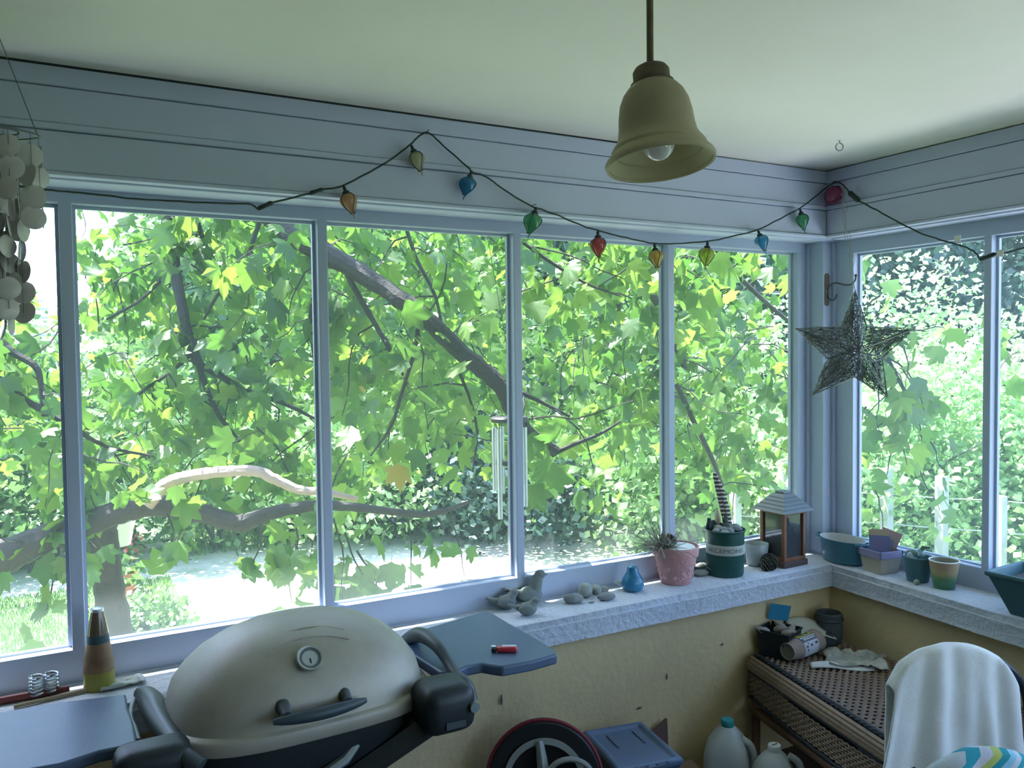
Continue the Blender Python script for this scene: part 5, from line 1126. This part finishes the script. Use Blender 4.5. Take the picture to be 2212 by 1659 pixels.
for i, (m_, pts) in enumerate(BOUGHS):
    sp = smooth_path(pts, 6 if i < 4 else 4); mb = MB()
    thick = pts[0][3] > 0.02
    def wob(q, j):
        a = 0.10 * q[3] if thick else 0.0
        return (q[0] + a * noise.noise(Vector((j * .9, i, 0))) * 2, q[1], q[2] + a * noise.noise(Vector((j * .9, i, 5))) * 2)
    mb.tube([wob(q, j) for j, q in enumerate(sp)], [q[3] * ((1 + 0.16 * noise.noise(Vector((j * 0.8, i, 9)))) if thick else 1) for j, q in enumerate(sp)], 10 if thick else 6)
    lab = {0: 'dark diagonal bough', 1: 'bare pale dead branch', 2: 'heavy grey lower limb', 3: 'leaning grey trunk'}.get(i)
    o = mb.obj('trunk' if i == 3 else 'branch', m_, maple)
    if lab: o['label'] = lab
    if i in (1, 3): continue
    twigs.append([Vector(q[:3]) for q in sp])
# stub and bark scars on the lower limb
# side twigs that droop from the boughs, and free-hanging sprays in the crown
spray = []
def make_twig(p0, d, L, seed):
    r = random.Random(seed); pts = [Vector(p0)]; d = Vector(d).normalized()
    ns = 6
    for k_ in range(ns):
        d = (d + Vector((r.gauss(0, .22), r.gauss(0, .22), r.gauss(-0.14, .2)))).normalized(); pts.append(pts[-1] + d * (L / ns))
    return pts
sd_ = 100
for tw in twigs:
    Ltot = sum((tw[j + 1] - tw[j]).length for j in range(len(tw) - 1)); nn = max(2, int(Ltot / (0.16 if len(tw) < 40 else 0.34)))
    for k_ in range(nn):
        j = rnd.randrange(len(tw)); sd_ += 1
        spray.append(make_twig(tw[j], (rnd.gauss(0, 1), rnd.gauss(0, 1), rnd.gauss(-0.3, .6) if tw[j].z > 1.15 else abs(rnd.gauss(.6, .5))), rnd.uniform(.25, .6), sd_))
def crown_ok(q):
    low = 1.241 - 0.0555 * q.x - 0.10 * q.y + 0.10 * noise.noise(Vector((q.x * 1.3, q.y * 1.3, 3)))
    if q.z < low: return False
    if q.x < -2.69 + 0.026 * q.y and q.z > 1.85 + 0.15 * noise.noise(Vector((q.x * 2, q.y, 7))): return rnd.random() < 0.10      # open sky at that side of the crown
    if q.x < -2.46 + 0.123 * q.y and q.z > 2.25: return rnd.random() < 0.35
    return noise.noise(Vector((q.x * .9, q.y * .9, q.z * .9))) > -0.42
def crown_sprays(nc, x0, x1, y0, y1, z0, z1):
    global sd_
    c = 0; tries = 0
    while c < nc and tries < nc * 12:
        tries += 1; q = Vector((rnd.uniform(x0, x1), rnd.uniform(y0, y1), rnd.uniform(z0, z1)))
        if not crown_ok(q): continue
        sd_ += 1; spray.append(make_twig(q, (rnd.gauss(0, 1), rnd.gauss(0, 1), rnd.gauss(-0.4, .5)), rnd.uniform(.3, .6), sd_)); c += 1
crown_sprays(430, -4.3, 1.4, 1.6, 4.4, 0.55, 3.2)
crown_sprays(46, -0.7, 1.3, 0.8, 2.2, 1.0, 2.6)
crown_sprays(170, -6.4, -1.4, 1.2, 4.6, 3.0, 4.9)  # upper crown above the view, added to shade the porch and left ground
# low sprigs that hang against the bright yard, and the sprig by the corner
for (q, dvec, L) in [((-2.014,1.224,0.922),(0.300,-0.100,-0.900),0.500),((-1.878,1.148,0.901),(0.300,-0.100,-0.900),0.500),((-1.754,1.024,0.948),(0.300,-0.100,-0.900),0.500),((-1.713,0.999,0.890),(0.300,-0.100,-0.900),0.500),((-1.792,1.100,0.880),(0.300,-0.100,-0.900),0.500),((-2.344,1.522,0.947),(0.300,-0.100,-0.900),0.500),((-2.769,1.696,0.863),(0.300,-0.100,-0.900),0.500),((-1.355,1.201,0.875),(0.300,-0.100,-0.900),0.500),((-1.164,1.211,0.897),(0.300,-0.100,-0.900),0.500),((-1.673,0.974,0.812),(0.300,-0.100,-0.900),0.500)]:
    sd_ += 1; spray.append(make_twig(q, dvec, 0.22 + 0.2 * rnd.random(), sd_))
for q in [(0.527,0.148,1.866),(0.560,0.124,1.739),(0.639,0.134,1.656),(0.501,0.151,1.615),(0.654,0.120,1.528),(0.559,0.170,1.465),(0.714,0.138,1.397),(0.592,0.145,1.316),(0.766,0.103,1.246),(0.670,0.154,1.204),(0.751,0.104,1.074),(0.457,0.164,1.364),(1.495,0.128,1.886),(1.529,0.098,1.604),(0.526,0.167,0.978)]:
    sd_ += 1; spray.append(make_twig(q, (rnd.gauss(0, .6), rnd.gauss(0, .6), -0.6), 0.24, sd_))
tmb = MB()
leaves = []
for tw in spray:
    tmb.tube(tw, [0.0048 - 0.003 * j / (len(tw) - 1) for j in range(len(tw))], 4, cap=False)
    L = sum((tw[j + 1] - tw[j]).length for j in range(len(tw) - 1)); nl = max(4, int(L / 0.042))
    for _ in range(nl):
        j = rnd.randrange(1, len(tw)); c = tw[j] + Vector((rnd.gauss(0, .05), rnd.gauss(0, .05), rnd.gauss(-.02, .05)))
        if c.y < 0.42 and c.x < 0.5: continue
        if c.x < 0.5 and c.y < 0.42: continue
        leaves.append((c, rnd.uniform(.085, .165)))
tmb.obj('twigs', BARK, maple, kind='stuff')
def seen(c):
    d = c - CAMP; dep = d.dot(_f); return dep, 1788.728 * d.dot(_r) / dep / 1106, 1788.728 * d.dot(_u) / dep / 830
scored = []
for c, sz in leaves:
    dep, ux, uy = seen(c); vis = abs(ux) < 1 and -0.6 < uy < 0.5
    scored.append(((sz / dep if vis else 0) , c, sz))
scored.sort(key=lambda t: -t[0])
leaf_me = []
for V, F in LEAF_GEO: leaf_me.append(MB().add(V, F).mesh('leaf', LEAF, True, 60))
ymesh = MB().add(*LEAF_GEO[1]).mesh('leaf', LEAFY, True, 60)
used = 0; rest = MB(); last = []
for s_, c, sz in scored:
    if used < 290 and s_ > 0:
        # leave room so that the nearest leaves do not all pile up in one place
        if any((c - b).length < 0.05 for b in last[-60:]): rest.add(*LEAF_GEO[rnd.randrange(4)], leaf_matrix(c, sz, rnd)); continue
        o = bpy.data.objects.new('leaf', ymesh if used % 130 == 81 else leaf_me[used % 4]); COL.objects.link(o); o.parent = maple
        o.matrix_world = leaf_matrix(c, sz, rnd); last.append(c); used += 1
    else: rest.add(*LEAF_GEO[rnd.randrange(4)], leaf_matrix(c, sz, rnd))
rest.obj('foliage', LEAF, maple, smooth=True, angle=60, kind='stuff')

# ---- far trees and shrubs
def foliage(blobs, nl, size, seed):
    r = random.Random(seed); mb = MB(); tot = sum(b[3] * b[4] for b in blobs)
    for (x, y, z, rx, rz) in blobs:
        for _ in range(int(nl * rx * rz / tot)):
            q = Vector((r.gauss(0, 1), r.gauss(0, 1), r.gauss(0, 1))).normalized() * (r.random() ** 0.45)
            c = Vector((x + q.x * rx, y + q.y * rx, z + q.z * rz)); s_ = size * r.uniform(.6, 1.3)
            t = Vector((r.gauss(0, 1), r.gauss(0, 1), r.gauss(-.3, .7))).normalized(); n_ = Vector((r.gauss(0, 1), r.gauss(0, 1), r.gauss(.4, 1))); sx = t.cross(n_)
            if sx.length < 1e-3: continue
            sx = sx.normalized() * s_ * .36; t = t * s_
            mb.add([c, c + t * .5 + sx, c + t, c + t * .5 - sx], [(0, 1, 2, 3)])
    return mb
def tree(name, az, d, h, w, m_, nl, size, seed, label, trunk_h=None, cat='tree', group=None, bark=None, low=0.25):
    r = random.Random(seed); b = polar(az, d); root = empty(name, b, label=label, cat=cat, group=group)
    blobs = []; nb = 9 if h > 3 else 5
    for i in range(nb):
        t = (i + .5) / nb; rr = w * (0.35 + 0.30 * math.sin(PI * min(1, t + .15)))
        blobs.append((r.gauss(0, w * .28), r.gauss(0, w * .28), h * (low + (1 - low) * t * .92), rr, rr * .8 if h > 3 else h * .33))
    foliage(blobs, nl, size, seed).obj('foliage', m_, root, smooth=False, kind='stuff')
    tm = MB(); th = h * .75
    if h > 3:
        tm.tube([(0, 0, -.05), (r.gauss(0, .1), r.gauss(0, .1), th * .4), (r.gauss(0, .3), r.gauss(0, .3), th)], [w * .045, w * .035, w * .012], 8)
    else:
        for _ in range(5): tm.tube([(r.gauss(0, .1), r.gauss(0, .1), -.03), (r.gauss(0, w * .15), r.gauss(0, w * .15), h * .4), (r.gauss(0, w * .25), r.gauss(0, w * .25), h * .8)], [.02, .014, .006], 5)
    tm.obj('trunk' if h > 3 else 'stems', bark or BARKG, root)
    return root
G1 = 'trees at the back of the yard'
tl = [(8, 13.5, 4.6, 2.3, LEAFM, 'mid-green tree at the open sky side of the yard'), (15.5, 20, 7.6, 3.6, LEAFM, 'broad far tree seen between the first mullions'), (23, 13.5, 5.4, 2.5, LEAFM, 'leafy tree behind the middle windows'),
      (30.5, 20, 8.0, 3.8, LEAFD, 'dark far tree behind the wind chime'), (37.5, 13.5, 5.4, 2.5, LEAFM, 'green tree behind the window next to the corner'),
      (45.5, 20, 8.2, 4.0, LEAFD, 'dark bluish tree above the bright shrubs beside the star'), (54, 14, 6.0, 3.0, LEAFD, 'largest dark bluish tree behind the right-hand window'), (62, 20, 8.2, 4.2, LEAFD, 'dark tree at the outer edge of the right-hand window'), (-42, 7.0, 6.5, 3.0, LEAFD, 'unseen dense tree added to shade the ground beyond the first window')]  # the last tree is out of view, added to darken the left ceiling
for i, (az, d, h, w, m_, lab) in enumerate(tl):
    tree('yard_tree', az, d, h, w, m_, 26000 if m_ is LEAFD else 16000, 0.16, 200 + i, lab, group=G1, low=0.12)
G2 = 'shrubs along the back of the yard'
sl = [(-6, 11, 2.6, 2.2, LEAFM, 'mid-green shrub under the shell mobile'), (-1, 10, 2.5, 2.0, LEAFM, 'bushy shrub below the distant roof'), (4, 10.5, 2.2, 2.0, LEAFM, 'green shrub behind the leaning trunk'), (9, 10.2, 1.9, 1.8, LEAFB, 'pale green shrub behind the dead branch'),
      (14, 10.6, 1.9, 1.9, LEAFM, 'rounded green shrub past the second window'), (19, 10.3, 1.7, 1.8, LEAFB, 'low pale shrub behind the violet flowers'), (24, 10.4, 1.8, 1.8, LEAFM, 'green shrub behind the wind chime sail'),
      (29, 10.2, 1.8, 1.8, LEAFD, 'shady shrub past the wind chime'), (34, 10, 1.8, 1.8, LEAFM, 'green shrub above the dried grass'), (38.5, 9.6, 1.7, 1.6, LEAFB, 'pale shrub behind the green nursery pot'), (42.5, 9.4, 2.0, 1.6, LEAFM, 'green shrub behind the lantern')]
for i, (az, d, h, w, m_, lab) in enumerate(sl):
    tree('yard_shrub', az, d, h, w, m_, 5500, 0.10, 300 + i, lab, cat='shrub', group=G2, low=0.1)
G3 = 'sunlit shrubs beyond the garden fence'
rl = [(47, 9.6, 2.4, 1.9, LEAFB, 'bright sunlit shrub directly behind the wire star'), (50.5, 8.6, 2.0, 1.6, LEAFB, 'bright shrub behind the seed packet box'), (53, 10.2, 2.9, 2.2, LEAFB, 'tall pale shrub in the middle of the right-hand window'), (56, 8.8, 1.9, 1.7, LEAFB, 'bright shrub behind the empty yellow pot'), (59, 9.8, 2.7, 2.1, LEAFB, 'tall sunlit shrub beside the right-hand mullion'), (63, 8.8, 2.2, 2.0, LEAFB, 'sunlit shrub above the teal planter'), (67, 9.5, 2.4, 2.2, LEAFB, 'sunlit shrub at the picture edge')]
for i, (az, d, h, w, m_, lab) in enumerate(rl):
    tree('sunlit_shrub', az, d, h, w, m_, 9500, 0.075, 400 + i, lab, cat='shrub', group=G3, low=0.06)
# flowers: violet clump, white flowering bush, orange blooms
def flowers(name, pos, w, h, m_, npet, nleaf, label, seed):
    root = empty(name, pos, label=label, cat='flower plant')
    foliage([(0, 0, h * .45, w * .5, h * .45)], nleaf, 0.07, seed).obj('foliage', LEAFM, root, smooth=False, kind='stuff')
    foliage([(0, 0, h * .6, w * .52, h * .45)], npet, 0.05, seed + 1).obj('blossoms', m_, root, smooth=False, kind='stuff')
    return root
flowers('flowering_bush', (-2.234,4.711,-0.600), 0.85, 0.42, LEAFW, 60, 900, 'low green bush with white blooms at the foot of the leaning trunk', 501)
flowers('flower_clump', (0.950,7.358,-0.600), 1.2, 0.6, LEAFP, 260, 500, 'violet flower clump at the edge of the far shade', 502)
flowers('flower_clump', (6.603,2.985,-0.600), 0.7, 1.0, LEAFO, 240, 600, 'orange blooms beyond the teal planter', 503)
flowers('flower_clump', (-2.112,7.115,-0.600), 0.28, 0.40, leafmat('petal_red', [(0.7, .12, .08), (.75, .2, .15)], .3), 50, 90, 'small red flower beside the leaning trunk', 504)

# ---- hanging basket, pots by the trunk, garden stake
POTW = mat('basket_white', (0.75, 0.76, 0.76), 0.5); TERRA = mat('terracotta', (0.50, 0.20, 0.12), 0.8, var=.2)
hp = (-2.483,2.726,0.588)
root = empty('hanging_basket', hp, label='white hanging basket with trailing leaves beside the leaning trunk', cat='hanging basket')
MB().lathe([(.0, 0), (.075, 0), (.105, .13), (.11, .135), (.10, .13), (.0, .11)], 24).obj('basket', POTW, root)
for a in (0, 2.1, 4.2): MB().tube([(.105 * math.cos(a), .105 * math.sin(a), .13), (0, 0, .55)], .003, 5).obj('hanger_wire', POTW, root)
foliage([(0, 0, .17, .12, .08)], 60, 0.09, 511).obj('foliage', LEAFM, root, smooth=False, kind='stuff')
for q, lab in (((-2.286,5.781,-0.600), 'nearer terracotta pot beside the leaning trunk'), ((-2.220,6.243,-0.600), 'farther terracotta pot beside the leaning trunk')):
    root = empty('terracotta_pot', q, label=lab, cat='plant pot', group='terracotta pots by the trunk')
    MB().lathe([(.0, 0), (.08, 0), (.10, .16), (.12, .16), (.12, .20), (.105, .20), (.1, .17), (0, .17)], 24).obj('pot', TERRA, root)
    foliage([(0, 0, .25, .13, .10)], 60, 0.09, 512).obj('foliage', LEAFM, root, smooth=False, kind='stuff')
st = empty('garden_stake', (-2.481,4.456,-0.600), label='slim pale metal stake standing in front of the leaning trunk', cat='stake')
MB().tube([(0, 0, -0.05), (-0.035,0.556,0.771)], .011, 8).obj('rod', mat('stake_metal', (.75, .76, .82), .35, metal=.4), st)

# ---- garden fence of posts and wires beyond the right-hand window
fence = empty('garden_fence', polar(54, 7.6), label='weathered garden fence posts with wire strands before the sunlit shrubs', cat='fence')
FP = mat('fence_post', (0.42, 0.44, 0.44), 0.9, var=.4, vs=10)
fa = [44 + 3.1 * i for i in range(9)]; base = polar(54, 7.6)
fpos = [polar(a, 7.6) - base for a in fa]
for i, q in enumerate(fpos):
    MB().box((q.x, q.y, .55 + .06 * math.sin(i * 2.3)), (.075, .075, 1.2 + .12 * math.sin(i * 2.3))).obj('post', FP, fence, smooth=False)
for zz in (.25, .5, .75, 1.0):
    MB().tube([(q.x, q.y, zz + .01 * math.sin(i * 3)) for i, q in enumerate(fpos)], .005, 5).obj('wire', FP, fence)

# ---- neighbour house whose shingled roof shows at the open-sky side
house = empty('neighbour_house', polar(-5.2, 24), rz=math.radians(4), label='distant house with a shingled gable roof under the open sky', cat='house')
HW = mat('house_wall', (.55, .60, .68), .9, var=.2, vs=2); HR = mat('house_roof', (.50, .50, .58), .9, var=.3, vs=6)
MB().bb((-4, -3, 0), (2.0, 3, 2.4)).obj('wall', HW, house, smooth=False)
rf = MB(); rf.add([(-4.3, -3.4, 2.3), (2.4, -3.4, 2.3), (1.4, 0, 4.8), (-3.3, 0, 4.8), (-4.3, 3.4, 2.3), (2.4, 3.4, 2.3)], [(0, 1, 2, 3), (4, 3, 2, 5), (1, 5, 2), (0, 3, 4), (0, 4, 5, 1)])
rf = rf.obj('roof', HR, house, smooth=False)
for i in range(12):
    t = i / 12.0; y0 = -3.42 + 3.4 * t; z0 = 2.3 + 2.5 * t
    for s_ in range(10):
        xa = -4.3 + t * 1.0; xb = 2.4 - t * 1.0; w = (xb - xa) / 10
        MB().add([(xa + w * s_ + .02, y0, z0 + .05), (xa + w * (s_ + 1) - .02, y0, z0 + .05), (xa + w * (s_ + 1) - .02, y0 + .29, z0 + .22), (xa + w * s_ + .02, y0 + .29, z0 + .22), (xa + w * s_ + .02, y0, z0), (xa + w * (s_ + 1) - .02, y0, z0)], [(0, 1, 2, 3), (4, 5, 1, 0)]).obj('shingle', HR, rf, smooth=False)
MB().bb((-1.2, -3.05, 1.2), (-.2, -2.98, 2.4)).obj('window', mat('house_glass', (.12, .15, .2), .1), house, smooth=False)

# ---- wind chime hanging outside the third mullion
wc = empty('wind_chime', (-1.255,0.400,1.368), label='metal tube wind chime hanging outside beside the third mullion', cat='wind chime')
CH = mat('chime_tube', (.72, .76, .74), .3, metal=.7); CW = mat('chime_wood', (.06, .055, .05), .6)
MB().lathe([(0, 0), (.068, 0), (.072, .006), (.072, .014), (.066, .02), (0, .02)], 28).obj('top_disc', CW, wc)
for i, (a, L) in enumerate(((3.5, .34), (2.6, .24), (4.7, .36), (5.6, .30), (.6, .28), (1.6, .26))):
    x, y = .058 * math.cos(a), .058 * math.sin(a)
    tb = MB().tube([(x, y, -.02), (x, y, -.02 - L)], .0095, 12).obj('tube', CH, wc)
    MB().tube([(x, y, .003), (x, y, -.03)], .0012, 4).obj('cord', CW, tb)
MB().lathe([(0, -.165), (.028, -.165), (.030, -.16), (.030, -.15), (0, -.146)], 20).obj('striker', CW, wc)
MB().tube([(0, 0, 0), (0, 0, -.44)], .001, 4).obj('cord', CW, wc)
MB().add([(-.010, 0, -.40), (.010, 0, -.40), (.012, 0, -.47), (-.012, 0, -.50), (-.010, .004, -.40), (.010, .004, -.40), (.012, .004, -.47), (-.012, .004, -.50)], [(0, 1, 2, 3), (7, 6, 5, 4), (0, 4, 5, 1), (1, 5, 6, 2), (2, 6, 7, 3), (3, 7, 4, 0)]).obj('wind_sail', mat('sail_wood', (.32, .30, .22), .6), wc, smooth=False)
MB().tube([(0, 0, .02), (-.01, -.0, .30), (-.05, .08, .75)], .0012, 4).obj('hanging_cord', CW, wc)
